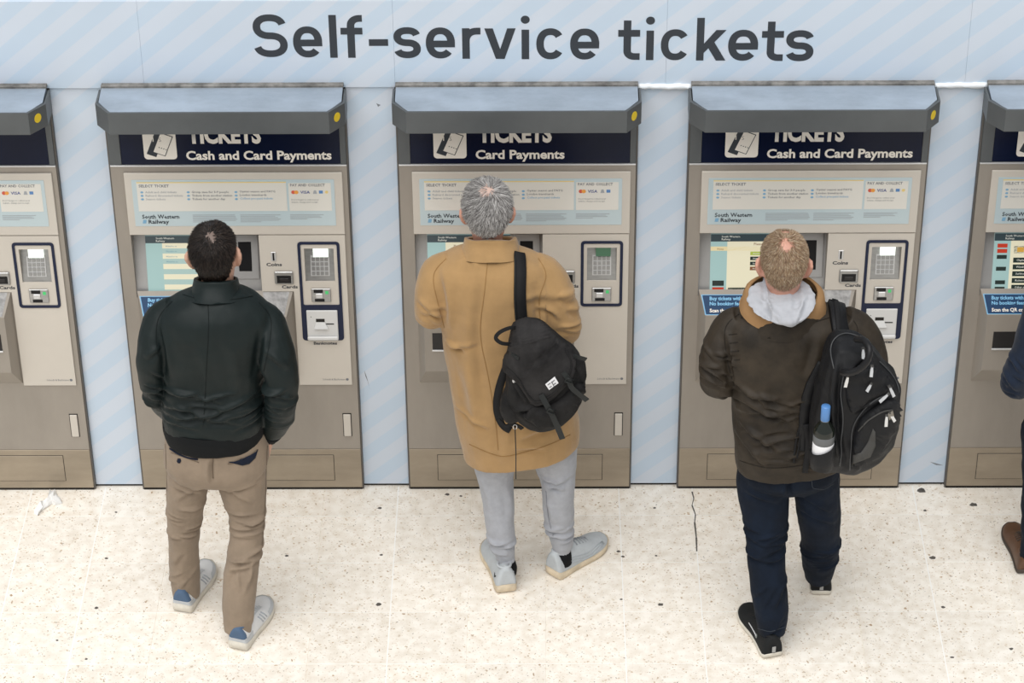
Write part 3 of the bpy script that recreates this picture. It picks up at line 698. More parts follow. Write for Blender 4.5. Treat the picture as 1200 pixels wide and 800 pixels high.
def leg_rows(rows):
    out = []
    for v, uL, uR, y in rows:
        c = aty((uL + uR) / 2, v, y); out.append((c.x, c.y, c.z, (uR - uL) / 2 / pxm(c)))
    return out
def fuse(mb, voxel, smooth=6, factor=0.5):
    """Overlapping shapes become one continuous skin."""
    me = mb.mesh('tmp'); o = bpy.data.objects.new('tmp', me); COL.objects.link(o)
    r = o.modifiers.new('r', 'REMESH'); r.mode = 'VOXEL'; r.voxel_size = voxel
    if smooth:
        s = o.modifiers.new('s', 'SMOOTH'); s.factor = factor; s.iterations = smooth
    dg = bpy.context.evaluated_depsgraph_get(); dg.update()
    out = bpy.data.meshes.new_from_object(o.evaluated_get(dg)); bpy.data.objects.remove(o); bpy.data.meshes.remove(me)
    out.shade_smooth(); return out
def get_co(me):
    a = np.empty(len(me.vertices) * 3); me.vertices.foreach_get('co', a); return a.reshape(-1, 3)
def get_no(me):
    a = np.empty(len(me.vertices) * 3); me.vertices.foreach_get('normal', a); return a.reshape(-1, 3)
def set_co(me, a): me.vertices.foreach_set('co', np.ascontiguousarray(a).reshape(-1)); me.update()
def folds(me, strokes, back=True):
    """strokes: (x0, z0, x1, z1, height, width): cloth ridges with a valley beside them, on the side that faces -y"""
    co, no = get_co(me), get_no(me); d = np.zeros(len(co))
    mask = np.clip(0.55 - no[:, 1], 0, 1) if back else 1.0
    for x0, z0, x1, z1, amp, w in strokes:
        dx, dz = x1 - x0, z1 - z0; L = math.hypot(dx, dz) + 1e-9; ux, uz = dx / L, dz / L
        rx, rz = co[:, 0] - x0, co[:, 2] - z0
        t = (rx * ux + rz * uz) / L; s = (-rx * uz + rz * ux)
        bow = 0.10 * L * (1 - (2 * t - 1) ** 2) * (1 if amp > 0 else -1) * 0.5
        s = (s - bow) / (w * .78)
        k = np.clip(1 - (2 * t - 1) ** 2, 0, 1)
        d += 2.2 * amp * k * (np.exp(-s * s) - 0.75 * np.exp(-(s + 1.35) ** 2))
    co += no * (d * mask)[:, None]; set_co(me, co)
def strokes_in(seed, box, n, y, ang, length, amp, w):
    """random folds inside a box of the picture, put at the distance y of the cloth"""
    rg = random.Random(seed); out = []
    for _ in range(n):
        c = aty(rg.uniform(box[0], box[2]), rg.uniform(box[1], box[3]), y)
        a = math.radians(rg.uniform(*ang)); l = rg.uniform(*length) / 2
        out.append((c.x - math.cos(a) * l, c.z - math.sin(a) * l, c.x + math.cos(a) * l, c.z + math.sin(a) * l, rg.uniform(0.55, 1) * amp, rg.uniform(0.7, 1.2) * w))
    return out
def fold_px(u0, v0, u1, v1, y, amp, w):
    a, b = aty(u0, v0, y), aty(u1, v1, y); return (a.x, a.z, b.x, b.z, amp, w)
def lumps(me, amp, scale, seed=0.0):
    co, no = get_co(me), get_no(me)
    d = np.array([mnoise.fractal(Vector((c[0] * scale + seed, c[1] * scale, c[2] * scale)), 0.7, 2.0, 3) for c in co]) if len(co) < 200000 else 0
    co += no * (d * amp)[:, None]; set_co(me, co)
def shell(me, pick, off, name='shell'):
    """the faces of a mesh whose centres pass a test, lifted off it as a thin piece of their own"""
    co, no = get_co(me), get_no(me); m = MB(); idx = {}
    for p in me.polygons:
        if not pick(p.center): continue
        f = []
        for v in p.vertices:
            if v not in idx: idx[v] = len(m.v); m.v.append(tuple(co[v] + no[v] * off))
            f.append(idx[v])
        m.f.append(tuple(f))
    me2 = m.mesh(name, smooth=True, recalc=False); return me2
def bvh_of(me):
    return BVHTree.FromPolygons([tuple(v.co) for v in me.vertices], [tuple(p.vertices) for p in me.polygons])
def hit(bvh, u, v):
    d = Vector(ray(u, v)).normalized(); r = bvh.ray_cast(V3(CAM), d)
    if r[0] is None:
        # beside the cloth: the closest point of it
        q = min((bvh.find_nearest(V3(CAM) + d * (9.0 + .05 * k)) for k in range(45)), key=lambda e: e[3]); return q[0], q[1]
    return r[0], r[1]
def dense(poly, step):
    out = []
    for (a, b), (c, d) in zip(poly, poly[1:]):
        n = max(1, int(math.hypot(c - a, d - b) / step))
        out += [(a + (c - a) * i / n, b + (d - b) * i / n) for i in range(n)]
    return out + [poly[-1]]
def curve_px(poly, k=5): return [tuple(p) for p in catmull(poly, k)]
def ribbon(bvh, poly, width, thick, lift=0.001, step=2.0, widths=None):
    """A band lying on a surface along a line of the picture (seams, straps, piping)."""
    P = [hit(bvh, u, v) for u, v in dense(poly, step)]; n = len(P)
    pts = [p[0] for p in P]; nn = [p[1] for p in P]
    for _ in range(2):
        nn = [(nn[max(i - 1, 0)] + nn[i] + nn[min(i + 1, n - 1)]).normalized() for i in range(n)]
        pts = [pts[i] if i in (0, n - 1) else (pts[i - 1] + pts[i] * 2 + pts[i + 1]) / 4 for i in range(n)]
    rg = []
    for i in range(n):
        t = (pts[min(i + 1, n - 1)] - pts[max(i - 1, 0)]).normalized(); s = nn[i].cross(t).normalized(); w = (widths[0] + (widths[1] - widths[0]) * i / max(1, n - 1)) if widths else width
        b = pts[i] + nn[i] * lift
        rg.append([b + s * w / 2, b + s * w / 2 * 0.92 + nn[i] * thick, b - s * w / 2 * 0.92 + nn[i] * thick, b - s * w / 2])
    return MB().rings(rg)
def patch(bvh, poly, thick, lift=0.001, step=4.0, smooth=1, puff=0.0):
    """A flat piece lying on a surface, its outline read off the picture (flaps, labels, pockets)."""
    us = [p[0] for p in poly]; vs_ = [p[1] for p in poly]
    bm = bmesh.new(); f = bm.faces.new([bm.verts.new((u, v, 0)) for u, v in dense(list(poly) + [poly[0]], step)[:-1]])
    bmesh.ops.triangulate(bm, faces=[f])
    for _ in range(3):
        es = [e for e in bm.edges if e.calc_length() > step * 1.5]
        if not es: break
        bmesh.ops.subdivide_edges(bm, edges=es, cuts=1); bmesh.ops.triangulate(bm, faces=bm.faces)
    bm.verts.index_update(); bm.faces.ensure_lookup_table(); bm.verts.ensure_lookup_table()
    bnd = [v.is_boundary for v in bm.verts]
    H = [hit(bvh, v.co.x, v.co.y) for v in bm.verts]; nb = [[e.other_vert(v).index for e in v.link_edges] for v in bm.verts]
    pos = [h[0] for h in H]; nor = [h[1] for h in H]
    for _ in range(smooth + 2):
        nor = [(nor[i] + sum((nor[j] for j in nb[i]), Vector())).normalized() for i in range(len(pos))]
    for _ in range(smooth):
        pos = [pos[i] if bnd[i] else (pos[i] + sum((pos[j] for j in nb[i]), Vector()) / max(1, len(nb[i]))) / 2 for i in range(len(pos))]
    tris = [tuple(v.index for v in f.verts) for f in bm.faces]
    be = [(e.verts[0].index, e.verts[1].index) for e in bm.edges if e.is_boundary]
    n = len(pos); bm.free()
    top = [pos[i] + nor[i] * (lift + thick * (0.55 if bnd[i] else 1.0) + (0 if bnd[i] else puff)) for i in range(n)]; bot = [pos[i] - nor[i] * 0.004 for i in range(n)]
    m = MB(); m.add(top + bot, tris + [tuple(i + n for i in reversed(t)) for t in tris] + [(a, b, b + n, a + n) for a, b in be])
    return m

# ---- head: rows of (height, half width, forward, back), the face looks along +y
HEAD = [(-.115, .056, .050, .046), (-.085, .055, .050, .050), (-.050, .055, .050, .056), (-.022, .056, .056, .058), (.000, .058, .086, .062), (.018, .063, .092, .068), (.040, .068, .093, .080), (.065, .072, .093, .092), (.090, .0745, .095, .099),
        (.115, .0770, .095, .1025), (.140, .0775, .094, .1020), (.165, .0740, .088, .0960), (.188, .0650, .075, .0840), (.207, .0500, .056, .0650), (.221, .0310, .034, .0400), (.228, .0120, .012, .0150)]
def head_at(th, z, off=0.0):
    """surface point of the head: th = 0 at the face, 180 at the back"""
    T = np.array(HEAD); a, f, b = (np.interp(z, T[:, 0], T[:, k]) for k in (1, 2, 3))
    c, s = np.cos(th), np.sin(th); y = np.where(c > 0, f, b) * np.sign(c) * np.abs(c) ** 0.9
    x = a * np.sign(s) * np.abs(s) ** 0.9
    P = np.stack([x, y, z + 0 * x], -1); C0 = np.array([0, -0.002, 0.112]); N = P - C0; N[..., 2] *= 0.8
    N /= np.linalg.norm(N, axis=-1, keepdims=True); return P + N * off, N
def head_shape(mb, M, sc=1.0):
    X, Y = Vector((1, 0, 0)), Vector((0, 1, 0))
    R = catmull(HEAD, 2)
    mb.rings([[M @ q for q in ellipse((0, 0, r[0]), X, Y, r[1], r[2], r[3], n=28, p=2.2)] for r in R])
    T = lambda pts, rs, n=10: mb.tube([M @ Vector(p) for p in pts], rs, n=n)
    T([(0, .085, .112), (0, .100, .092), (0, .110, .073), (0, .098, .062)], [.008, .010, .013, .008])                  # nose
    T([(-.035, .084, .118), (0, .092, .122), (.035, .084, .118)], [.008, .009, .008])                                  # brow
    T([(-.024, .086, .036), (0, .094, .038), (.024, .086, .036)], [.005, .008, .005]); T([(-.020, .084, .026), (0, .092, .026), (.020, .084, .026)], [.005, .008, .005])
    for s in (-1, 1):                                                                                                   # ears: rim, lobe, bowl
        T([(s * .072, .012, .054), (s * .085, .002, .056), (s * .094, -.012, .076), (s * .101, -.022, .102), (s * .098, -.018, .120), (s * .086, .000, .126), (s * .076, .012, .114)], [.007, .009, .009, .009, .009, .008, .006])
        T([(s * .072, .008, .062), (s * .084, -.004, .085), (s * .086, -.008, .110)], [.008, .012, .010])
def head_mat(u, v, z, yaw=0.0, pitch=0.0, roll=0.0, sc=0.95):
    """the middle of the skull is seen at pixel (u, v) and stands z above the floor"""
    c = atz(u, v, z); R = Matrix.Rotation(yaw, 4, 'Z') @ Matrix.Rotation(pitch, 4, 'X') @ Matrix.Rotation(roll, 4, 'Y')
    return Matrix.Translation(c) @ R @ Matrix.Diagonal((sc, sc, sc, 1)) @ Matrix.Translation((0, 0.0, -0.120))
def hair(M, parent, mats, seed, line, n, length, lift, rad=0.0007, cap=0.006, bald=None, thin=None, scalp=None, curl=0.3, crown=(0.0, -0.055, .21), part=None):
    """Thin hair strands over a close cap. line: hair line height at face, side, back."""
    rg = np.random.default_rng(seed)
    def hl(th):
        a = np.abs((th + PI) % (2 * PI) - PI) / PI           # 0 face .. 1 back
        return np.interp(a, [0, .28, .42, .50, .60, .72, 1], [line[0], line[0] - .010, line[1] + .03, line[1] + .030, line[1] + .006, line[2] + .030, line[2]])
    m = n * 3
    th = rg.uniform(-PI, PI, m); zz = rg.uniform(0.0, 1.0, m) ** 0.8 * .235 - .01
    keep = (zz > hl(th) + rg.normal(0, .004, m)) & (zz < .2278)
    P, N = head_at(th, zz, 0.001)
    w = np.interp(zz, [0, .15, .2, .228], [1, 1, .8, .45]); keep &= rg.random(m) < w
    if bald is not None:
        d = np.linalg.norm((P - np.array(bald[0])) / np.array(bald[1]), axis=1); keep &= rg.random(m) < np.clip((d - bald[2]) / 0.75, 0.0, 1)
    if thin is not None:
        d = np.linalg.norm((P - np.array(thin[0])) / np.array(thin[1]), axis=1); keep &= rg.random(m) < np.clip(d * thin[2], .06, 1)
    P, N = P[keep][:n], N[keep][:n]; m = len(P)
    F = P - np.array(crown); F -= N * np.sum(F * N, 1, keepdims=True); F /= np.linalg.norm(F, axis=1, keepdims=True) + 1e-6
    if part is not None:
        F = F + np.array(part); F -= N * np.sum(F * N, 1, keepdims=True); F /= np.linalg.norm(F, axis=1, keepdims=True) + 1e-6
    W = np.cross(N, F)
    # locks: neighbouring strands lean the same way
    lk = np.array([[mnoise.noise(Vector(p * 38) + Vector((seed, k * 9.1, 0))) for k in range(2)] for p in P])
    L = length * rg.uniform(.6, 1.15, m) * np.interp(P[:, 2], [0, .06, .12, .23], [.35, .6, 1, 1])
    K = 4; pts = []
    D = N * (lift * (0.7 + 0.6 * rg.random(m)) + 0.25 * lk[:, 0])[:, None] + F + W * (curl * (rg.normal(0, .5, m) + 2.2 * lk[:, 1]))[:, None]; D /= np.linalg.norm(D, axis=1, keepdims=True)
    p = P.copy(); 
    for k in range(K):
        pts.append(p.copy()); p = p + D * (L / (K - 1))[:, None]; D = D + F * .22 - N * .16 * lift; D /= np.linalg.norm(D, axis=1, keepdims=True)
    pts = np.stack(pts, 1)                                                  # m,K,3
    rr = rad * np.array([1, 1, .75, .25])
    ang = np.array([0, 2 * PI / 3, 4 * PI / 3]); U = np.cross(D, N); U /= np.linalg.norm(U, axis=1, keepdims=True) + 1e-6
    ring = U[:, None, None, :] * np.cos(ang)[None, None, :, None] + N[:, None, None, :] * np.sin(ang)[None, None, :, None]
    co = (pts[:, :, None, :] + ring * rr[None, :, None, None]).reshape(-1, 3)
    Mn = np.array(M); co = co @ Mn[:3, :3].T + Mn[:3, 3]
    b = (np.arange(m) * K * 3)[:, None, None, None]; kk = (np.arange(K - 1) * 3)[None, :, None, None]; jj = np.arange(3)
    q = np.stack([jj, (jj + 1) % 3, (jj + 1) % 3 + 3, jj + 3], 1)[None, None]
    fc = (b + kk + q).reshape(-1, 4)
    me = bpy.data.meshes.new('hair'); me.vertices.add(len(co)); me.vertices.foreach_set('co', co.reshape(-1).astype(np.float32))
    me.loops.add(fc.size); me.loops.foreach_set('vertex_index', fc.reshape(-1).astype(np.int32))
    me.polygons.add(len(fc)); me.polygons.foreach_set('loop_start', np.arange(0, fc.size, 4, dtype=np.int32))
    me.update(calc_edges=True)
    for mm in mats: me.materials.append(mm)
    mi = rg.choice(len(mats), m, p=None); me.polygons.foreach_set('material_index', np.repeat(mi, (K - 1) * 3).astype(np.int32))
    me.shade_smooth(); hr = kid('hair', me, None, parent)
    # cap under the strands
    nt, nz = 72, 40; g = MB(); idx = {}
    for i in range(nt):
        t = -PI + 2 * PI * i / nt
        for j in range(nz):
            z = -.01 + .2378 * j / (nz - 1); h0 = float(hl(np.array(t)))
            e = min(1.0, max(0.0, (z - h0) / .02)); q, _ = head_at(np.array([t]), np.array([z]), -0.004 + (cap + .004) * e)
            idx[i, j] = len(g.v); g.v.append(tuple(M @ V3(q[0])))
    for i in range(nt):
        for j in range(nz - 1):
            z = -.01 + .2378 * (j + .5) / (nz - 1); t = -PI + 2 * PI * (i + .5) / nt
            if z < float(hl(np.array(t))) - .006: continue
            if bald is not None:
                q, _ = head_at(np.array([t]), np.array([z]))
                if np.linalg.norm((q[0] - np.array(bald[0])) / np.array(bald[1])) < bald[2] + .45: continue
            g.f.append((idx[i, j], idx[(i + 1) % nt, j], idx[(i + 1) % nt, j + 1], idx[i, j + 1]))
    tp_ = len(g.v); g.v.append(tuple(M @ Vector((0, 0, .2300 + cap))))
    if bald is None: g.f += [(idx[i, nz - 1], idx[(i + 1) % nt, nz - 1], tp_) for i in range(nt)]
    cme = g.mesh('hair_cap', smooth=True, recalc=False); cap_o = kid('hair_cap', cme, mats[-1], parent)
    if thin is not None:
        cme.materials.append(scalp); Mi = M.inverted()
        for p in cme.polygons:
            q = Mi @ p.center
            if np.linalg.norm((np.array(q) - np.array(thin[0])) / np.array(thin[1])) < 0.75: p.material_index = 1
    return hr
def hand(mb, w, d, up, side, curl=0.5, sc=1.0):
    """palm and five fingers. w wrist, d direction of the fingers, up = back of the hand, side = towards the thumb"""
    w, d, up, side = V3(w), V3(d).normalized(), V3(up).normalized(), V3(side).normalized()
    side = (side - d * side.dot(d)).normalized(); up = d.cross(side) if d.cross(side).dot(up) > 0 else side.cross(d)
    rg = []
    for t, a, b in ((-.02, .027, .020), (.0, .030, .020), (.03, .038, .017), (.06, .043, .015), (.088, .042, .013), (.096, .034, .010)):
        rg.append(ellipse(w + d * t * sc, side, up, a * sc, b * sc, b * sc, n=16, p=2.6))
    mb.rings(rg)
    for k, (o, l) in enumerate(((.030, .074), (.010, .082), (-.011, .076), (-.031, .060))):
        p = w + (d * .088 + side * o) * sc; a = 0.15; pts = [p - d * .02 * sc, p]
        for s in (.45, .30, .25):
            a += curl * (0.9 + .1 * k); p = p + (d * math.cos(a) - up * math.sin(a)) * l * s * sc; pts.append(p)
        mb.tube(pts, [.009 * sc, .0092 * sc, .0085 * sc, .008 * sc, .0065 * sc], n=10)
    p = w + (d * .025 + side * .030) * sc
    mb.tube([w + (d * .012 + side * .016) * sc, p, p + (d * .030 + side * .024 - up * .006) * sc, p + (d * .058 + side * .022 - up * .020) * sc], [.014 * sc, .0125 * sc, .0105 * sc, .0075 * sc], n=10)
BASE = [Vector()]
def kid(name, me, material, parent):
    o = obj(name, me, material, None); o.parent = parent
    o.matrix_parent_inverse = Matrix.Translation(parent.location).inverted() if parent.parent is None else Matrix.Identity(4)
    return o
def sub(name, me, material, parent):      # piece of a part: the part itself already carries the offset
    o = obj(name, me, material, parent); return o
def shoe(parent, heel, toe, mats, length=0.300, width=0.100, high=0.085, marks=None, style='trainer'):
    """heel and toe: points on the floor. mats: upper, sole, accent, lace"""
    h, t = V3(heel), V3(toe); d = (t - h); d.z = 0; d.normalize(); s = Vector((d.y, -d.x, 0)); upv = Vector((0, 0, 1)); L = length; W = width / 2
    prof = [(0.0, .34, .36), (.014, .55, .58), (.045, .69, .70), (.12, .74, .74), (.28, .72, .76), (.45, .76, .86), (.62, .92, .98), (.75, 1.0, 1.0), (.87, .90, .86), (.95, .66, .60), (1.0, .30, .26)]
    rise = [.018, .010, .003, 0, 0, 0, 0, .002, .006, .012, .018]
    def pt(f, o, z): return h + d * (f * L) + s * o + upv * z
    sole_h = .030 if style == 'trainer' else .022
    rings_ = []
    P = catmull([(f, a, b, r) for (f, a, b), r in zip(prof, rise)], 3)
    for f, a, b, r in P:
        x0, x1 = -a * W * 1.06, b * W * 1.06; z0, z1 = r, sole_h + r * .5 + (.010 if f < .25 and style == 'trainer' else 0) * (1 - f / .25)
        rings_.append([pt(f, x0 * .93, z0), pt(f, x1 * .93, z0), pt(f, x1, z0 + .008), pt(f, x1, z1), pt(f, x0, z1), pt(f, x0, z0 + .008)])
    up_ = MB()
    topz = lambda f: np.interp(f, [0, .06, .22, .32, .42, .55, .70, .85, 1], [high * 1.02, high * 1.10, high * .98, high * 1.02, high * 1.0, high * .86, high * .66, high * .54, high * .40])
    rr = []
    for f, a, b, r in P[:-1]:
        f2 = min(max(f, .015), .975); tz = float(topz(f2)); c = (b - a) / 2 * W; hw = (a + b) / 2 * W
        out = []
        for k in range(18):
            g = PI * k / 17; e = math.cos(g); q = math.sin(g)
            nar = np.interp(f2, [0, .35, .6, 1], [.62, .60, .80, .9])
            x = c + hw * (math.copysign(abs(e) ** .7, e)) * (1 - (1 - nar) * q ** 2); z = sole_h * .7 + (tz - sole_h * .7) * q ** .75
            out.append(pt(f2, x, z))
        rr.append(out)
    up_.rings(rr)
    me = fuse(up_, .0042, 2); U = kid('shoe', me, mats[0], parent)
    so = MB().rings(rings_).mesh('sole', bevel=.003, seg=2, smooth=True); sub('sole', so, mats[1], U)
    # collar opening, heel tab, laces
    ring_ = [pt(.165 + .115 * math.cos(a) , W * .46 * math.sin(a), float(topz(.165 + .115 * math.cos(a))) - .004) for a in np.linspace(0, 2 * PI, 20)]
    sub('collar_lining', MB().tube(ring_, .005, n=8, cap=False).mesh('collar_lining', smooth=True), mats[2], U)
    def fz(q): r = V3(q) - h; return r.dot(d) / L, r.dot(s), q[2]
    sub('heel_tab', shell(me, lambda q: fz(q)[0] < .070 and fz(q)[2] > (.062 if len(mats) > 4 else sole_h * .9), .0016, 'heel_tab'), mats[2], U)
    if len(mats) > 4:
        sub('heel_counter', shell(me, lambda q: fz(q)[0] < .24 and sole_h * .9 < fz(q)[2] < .058, .0010, 'heel_counter'), mats[4], U)
        sub('toe_guard', shell(me, lambda q: fz(q)[0] > .66 and sole_h * .9 < fz(q)[2] < .050 - .02 * (fz(q)[0] - .66), .0010, 'toe_guard'), mats[4], U)
        sub('eyelet_panel', shell(me, lambda q: .36 < fz(q)[0] < .66 and .010 < abs(fz(q)[1]) < .026 and fz(q)[2] > .05, .0010, 'eyelet_panel'), mats[4], U)
    for k in range(5):
        f = .40 + .055 * k; z = float(topz(f)) + .001; hw = W * .42
        sub('lace', MB().tube([pt(f, -hw, z - .008), pt(f + .008, 0, z + .002), pt(f, hw, z - .008)], .0028, n=6).mesh('lace', smooth=True), mats[3], U)
    return U, pt, topz, me
def new_person(name_parts, body_mb, material, base, label, voxel=.0058):
    me = fuse(body_mb, voxel, 3); b = V3(base); b.z = 0
    me.transform(Matrix.Translation(-b)); o = obj('person', me, material); o.location = b
    tag(o, label, 'person', 'men at the ticket machines'); return o
def eyes(M, parent):
    for s in (-1, 1):
        bm = bmesh.new(); bmesh.ops.create_uvsphere(bm, u_segments=14, v_segments=10, radius=.0122)
        for v in bm.verts: v.co = M @ (v.co + Vector((s * .031, .0815, .105)))
        me = bpy.data.meshes.new('eye'); bm.to_mesh(me); bm.free(); me.shade_smooth(); kid('eye', me, mat('eye_white', (.7, .68, .65), .2), parent)
# ---------------------------------------------------------------- materials of the clothes
SKIN = mat('skin', (0.55, 0.32, 0.23), 0.5, var=0.08, vscale=30)
SKIN2 = mat('skin_ruddy', (0.58, 0.30, 0.22), 0.5, var=0.10, vscale=30)
C_BOMB = mat('bomber_nylon', (0.0080, 0.0135, 0.0135), 0.50, var=0.12, vscale=9, bump=0.25, bscale=900, spec=0.22, crease=0.30, cscale=9)
C_RIB = mat('black_rib_knit', (0.006, 0.007, 0.008), 0.8, bump=0.8, bscale=260, stretch=(4, 4, 0.2), spec=0.2)
C_SEAM1 = mat('bomber_seam', (0.0055, 0.009, 0.009), 0.7, spec=0.2)
C_CHINO = mat('taupe_chino', (0.265, 0.205, 0.150), 0.8, var=0.10, vscale=12, bump=0.35, bscale=900, spec=0.2, sheen=0.1, crease=0.18, cscale=10)
C_CHSEAM = mat('chino_seam', (0.17, 0.13, 0.095), 0.85, spec=0.1)
C_NAVYL = mat('navy_pocket_lining', (0.008, 0.012, 0.026), 0.8, spec=0.2)
C_COAT = mat('camel_wool', (0.368, 0.228, 0.102), 0.9, var=0.07, vscale=14, bump=0.5, bscale=700, spec=0.12, sheen=0.25, crease=0.10, cscale=5)
C_COATS = mat('camel_seam', (0.29, 0.168, 0.066), 0.9, spec=0.1)
C_SWEAT = mat('grey_marl_jersey', (0.365, 0.375, 0.405), 0.9, var=0.07, vscale=40, bump=0.4, bscale=800, spec=0.15, sheen=0.15, crease=0.15, cscale=9)
C_WAX = mat('waxed_cotton', (0.024, 0.0185, 0.013), 0.58, var=0.30, vscale=8, col2=(0.044, 0.033, 0.022), bump=0.3, bscale=700, spec=0.25, crease=0.42, cscale=10)
C_WAXS = mat('waxed_seam', (0.016, 0.013, 0.010), 0.7, spec=0.2)
C_CORD = mat('tan_corduroy', (0.34, 0.20, 0.095), 0.9, bump=0.8, bscale=300, stretch=(3, 3, 0.3), spec=0.1)
C_HOOD = mat('pale_grey_fleece', (0.43, 0.44, 0.47), 0.9, var=0.06, vscale=16, bump=0.5, bscale=500, spec=0.15, sheen=0.2)
C_JEAN = mat('dark_denim', (0.0040, 0.0085, 0.0185), 0.8, var=0.32, vscale=10, bump=0.5, bscale=900, spec=0.2, crease=0.25, cscale=11)
C_JSTITCH = mat('denim_stitch', (0.035, 0.045, 0.060), 0.8)
C_JUMP = mat('navy_jumper', (0.010, 0.017, 0.034), 0.85, var=0.15, vscale=14, bump=0.6, bscale=420, spec=0.2, sheen=0.1)
C_SHW = mat('white_leather', (0.70, 0.71, 0.72), 0.5, var=0.05, vscale=20)
C_SOLEW = mat('cream_rubber', (0.62, 0.58, 0.50), 0.7, var=0.1, vscale=25)
C_BLUE = mat('slate_blue_suede', (0.07, 0.12, 0.20), 0.8)
C_SHG = mat('pale_grey_mesh', (0.47, 0.50, 0.52), 0.75, var=0.06, vscale=30, bump=0.4, bscale=700)
C_SOLEG = mat('yellowed_rubber', (0.60, 0.50, 0.36), 0.7, var=0.22, vscale=18)
C_SHB = mat('black_canvas', (0.010, 0.011, 0.012), 0.75, bump=0.4, bscale=600, spec=0.25)
C_SHBR = mat('brown_leather', (0.105, 0.048, 0.022), 0.45, var=0.2, vscale=16)
C_SOLEBR = mat('dark_rubber', (0.06, 0.045, 0.035), 0.7)
C_BLACK = mat('black_knit', (0.006, 0.006, 0.007), 0.85, spec=0.2)
H_BR = [mat('hair_dark_%d' % i, c, .35, spec=.35) for i, c in enumerate(((.020, .013, .010), (.010, .007, .006), (.050, .036, .028), (.013, .0095, .0085)))]
H_GR = [mat('hair_grey_%d' % i, c, .4, spec=.35) for i, c in enumerate(((.62, .60, .585), (.36, .345, .335), (.15, .14, .135), (.50, .485, .47), (.24, .23, .22)))]
H_BL = [mat('hair_fair_%d' % i, c, .4, spec=.35) for i, c in enumerate(((.46, .33, .205), (.34, .235, .14), (.58, .47, .34), (.24, .155, .09), (.33, .215, .145)))]

# ================================================================ man in the dark bomber jacket
Y = -0.78
tor = [(341, 226, 281, .075, .075), (347, 212, 296, .095, .09), (356, 194, 311, .118, .10), (368, 184, 320, .135, .115), (386, 184, 319, .145, .125), (410, 186, 314, .146, .135), (440, 188, 310, .138, .140), (465, 189, 311, .134, .140), (483, 190, 312, .138, .140), (494, 191, 311, .136, .138)]
armL = [PX(207, 366, Y, .062), PX(193, 376, Y, .074), PX(181, 404, Y - .05, .064), PX(176, 438, Y - .07, .047), PX(186, 468, Y - .0, .046), PX(206, 486, Y + .13, .042)]
armR = [PX(297, 368, Y, .062), PX(311, 379, Y, .074), PX(322, 408, Y - .06, .066), PX(330, 446, Y - .09, .060), PX(329.5, 474, Y - .07, .057), PX(322, 497, Y + .01, .050), PX(317, 506, Y + .03, .041)]
legL = leg_rows([(535, 196, 250, Y), (572, 194.5, 243, Y + .0), (602, 195.5, 237.5, Y + .02), (628, 197, 234, Y + .04), (650, 197.5, 233.5, Y + .055), (682, 199.5, 234.5, Y + .07), (696, 203, 235, Y + .075)])
legR = leg_rows([(535, 250, 312, Y), (572, 257, 313, Y), (602, 267, 311, Y - .02), (630, 269, 309, Y - .04), (657, 264.5, 305, Y - .08), (690, 261, 301, Y - .12), (715, 260.5, 298, Y - .145), (739, 263, 294, Y - .165)])
hipz = [(494, 197, 304, .112, .11), (516, 193, 314, .126, .115), (538, 192.5, 315, .136, .11), (553, 205, 303, .110, .09), (561, 235, 268, .055, .05)]
M = head_mat(250, 293.5, 1.612, yaw=-.05, pitch=-.14, roll=-.10)
b = MB(); head_shape(b, M)
torso(b, tor[1:], Y, .82); torso(b, hipz, Y, .86)
nk = M @ Vector((0, -.006, -.05)); sh = aty(253, 352, Y)
limb(b, [(nk.x, nk.y + .012, nk.z, .052), ((nk.x + sh.x) / 2, (nk.y + sh.y) / 2 + .030, (nk.z + sh.z) / 2, .052), (sh.x, sh.y + .035, sh.z - .04, .058)])
limb(b, armL, .70); limb(b, armR, .70); limb(b, legL, .70); limb(b, legR, .70)
wl = V3(armL[-1][:3]); hand(b, wl, (.35, .6, -.5), (-.6, .3, .5), (.4, .6, .5), .35)
wr = V3(armR[-1][:3]); hand(b, wr + Vector((-.004, .006, -.014)), (-.18, .10, -1), (.9, -.2, 0), (0, 1, 0), .2)
for a, t in ((legL[-1], (.05, .16)), (legR[-1], (.06, .16))):
    limb(b, [(a[0], a[1], a[2] + .04, .028), (a[0], a[1], .06, .030), (a[0] + t[0], a[1] + t[1], .036, .020)], k=1)
FEET1 = [legL[-1], legR[-1]]
P1 = new_person('person', b, SKIN, (-1.17, Y, 0), 'man in a dark green bomber jacket and taupe chinos, hands in pockets')
eyes(M, P1)
hair(M, P1, H_BR, 11, (.178, .100, .010), 9000, .024, .42, rad=.0011, cap=.002, curl=.45, crown=(.012, -.062, .214), thin=((.014, -.068, .210), (.026, .028, .05), .8), scalp=mat('scalp_dark', (.16, .115, .095), .55))
# trousers
m = MB(); torso(m, hipz, Y); limb(m, legL, n=20); limb(m, legR, n=20)
me = fuse(m, .0047, 5)
st = strokes_in(1, (196, 590, 236, 640), 9, Y - .03, (-14, 10), (.07, .15), .0050, .010) + strokes_in(2, (266, 600, 310, 660), 12, Y - .10, (-12, 12), (.08, .15), .0055, .010)
st += strokes_in(3, (198, 650, 234, 692), 5, Y + .02, (20, 70), (.06, .12), .0035, .012) + strokes_in(4, (262, 670, 300, 735), 6, Y - .16, (50, 100), (.07, .14), .0035, .013)
st += [fold_px(198, 570, 236, 580, Y - .08, .005, .012), fold_px(262, 575, 305, 566, Y - .08, .005, .012), fold_px(203, 590, 240, 566, Y - .08, .004, .013), fold_px(258, 568, 300, 592, Y - .08, .005, .013), fold_px(249, 535, 250, 565, Y - .12, -.006, .012)]
folds(me, st); lumps(me, .0035, 9, 1.0)
tr = kid('trousers', me, C_CHINO, P1); bv = bvh_of(me)
def piece(name, mb, m, parent, smooth=True): return sub(name, mb.mesh(name, smooth=smooth), m, parent)
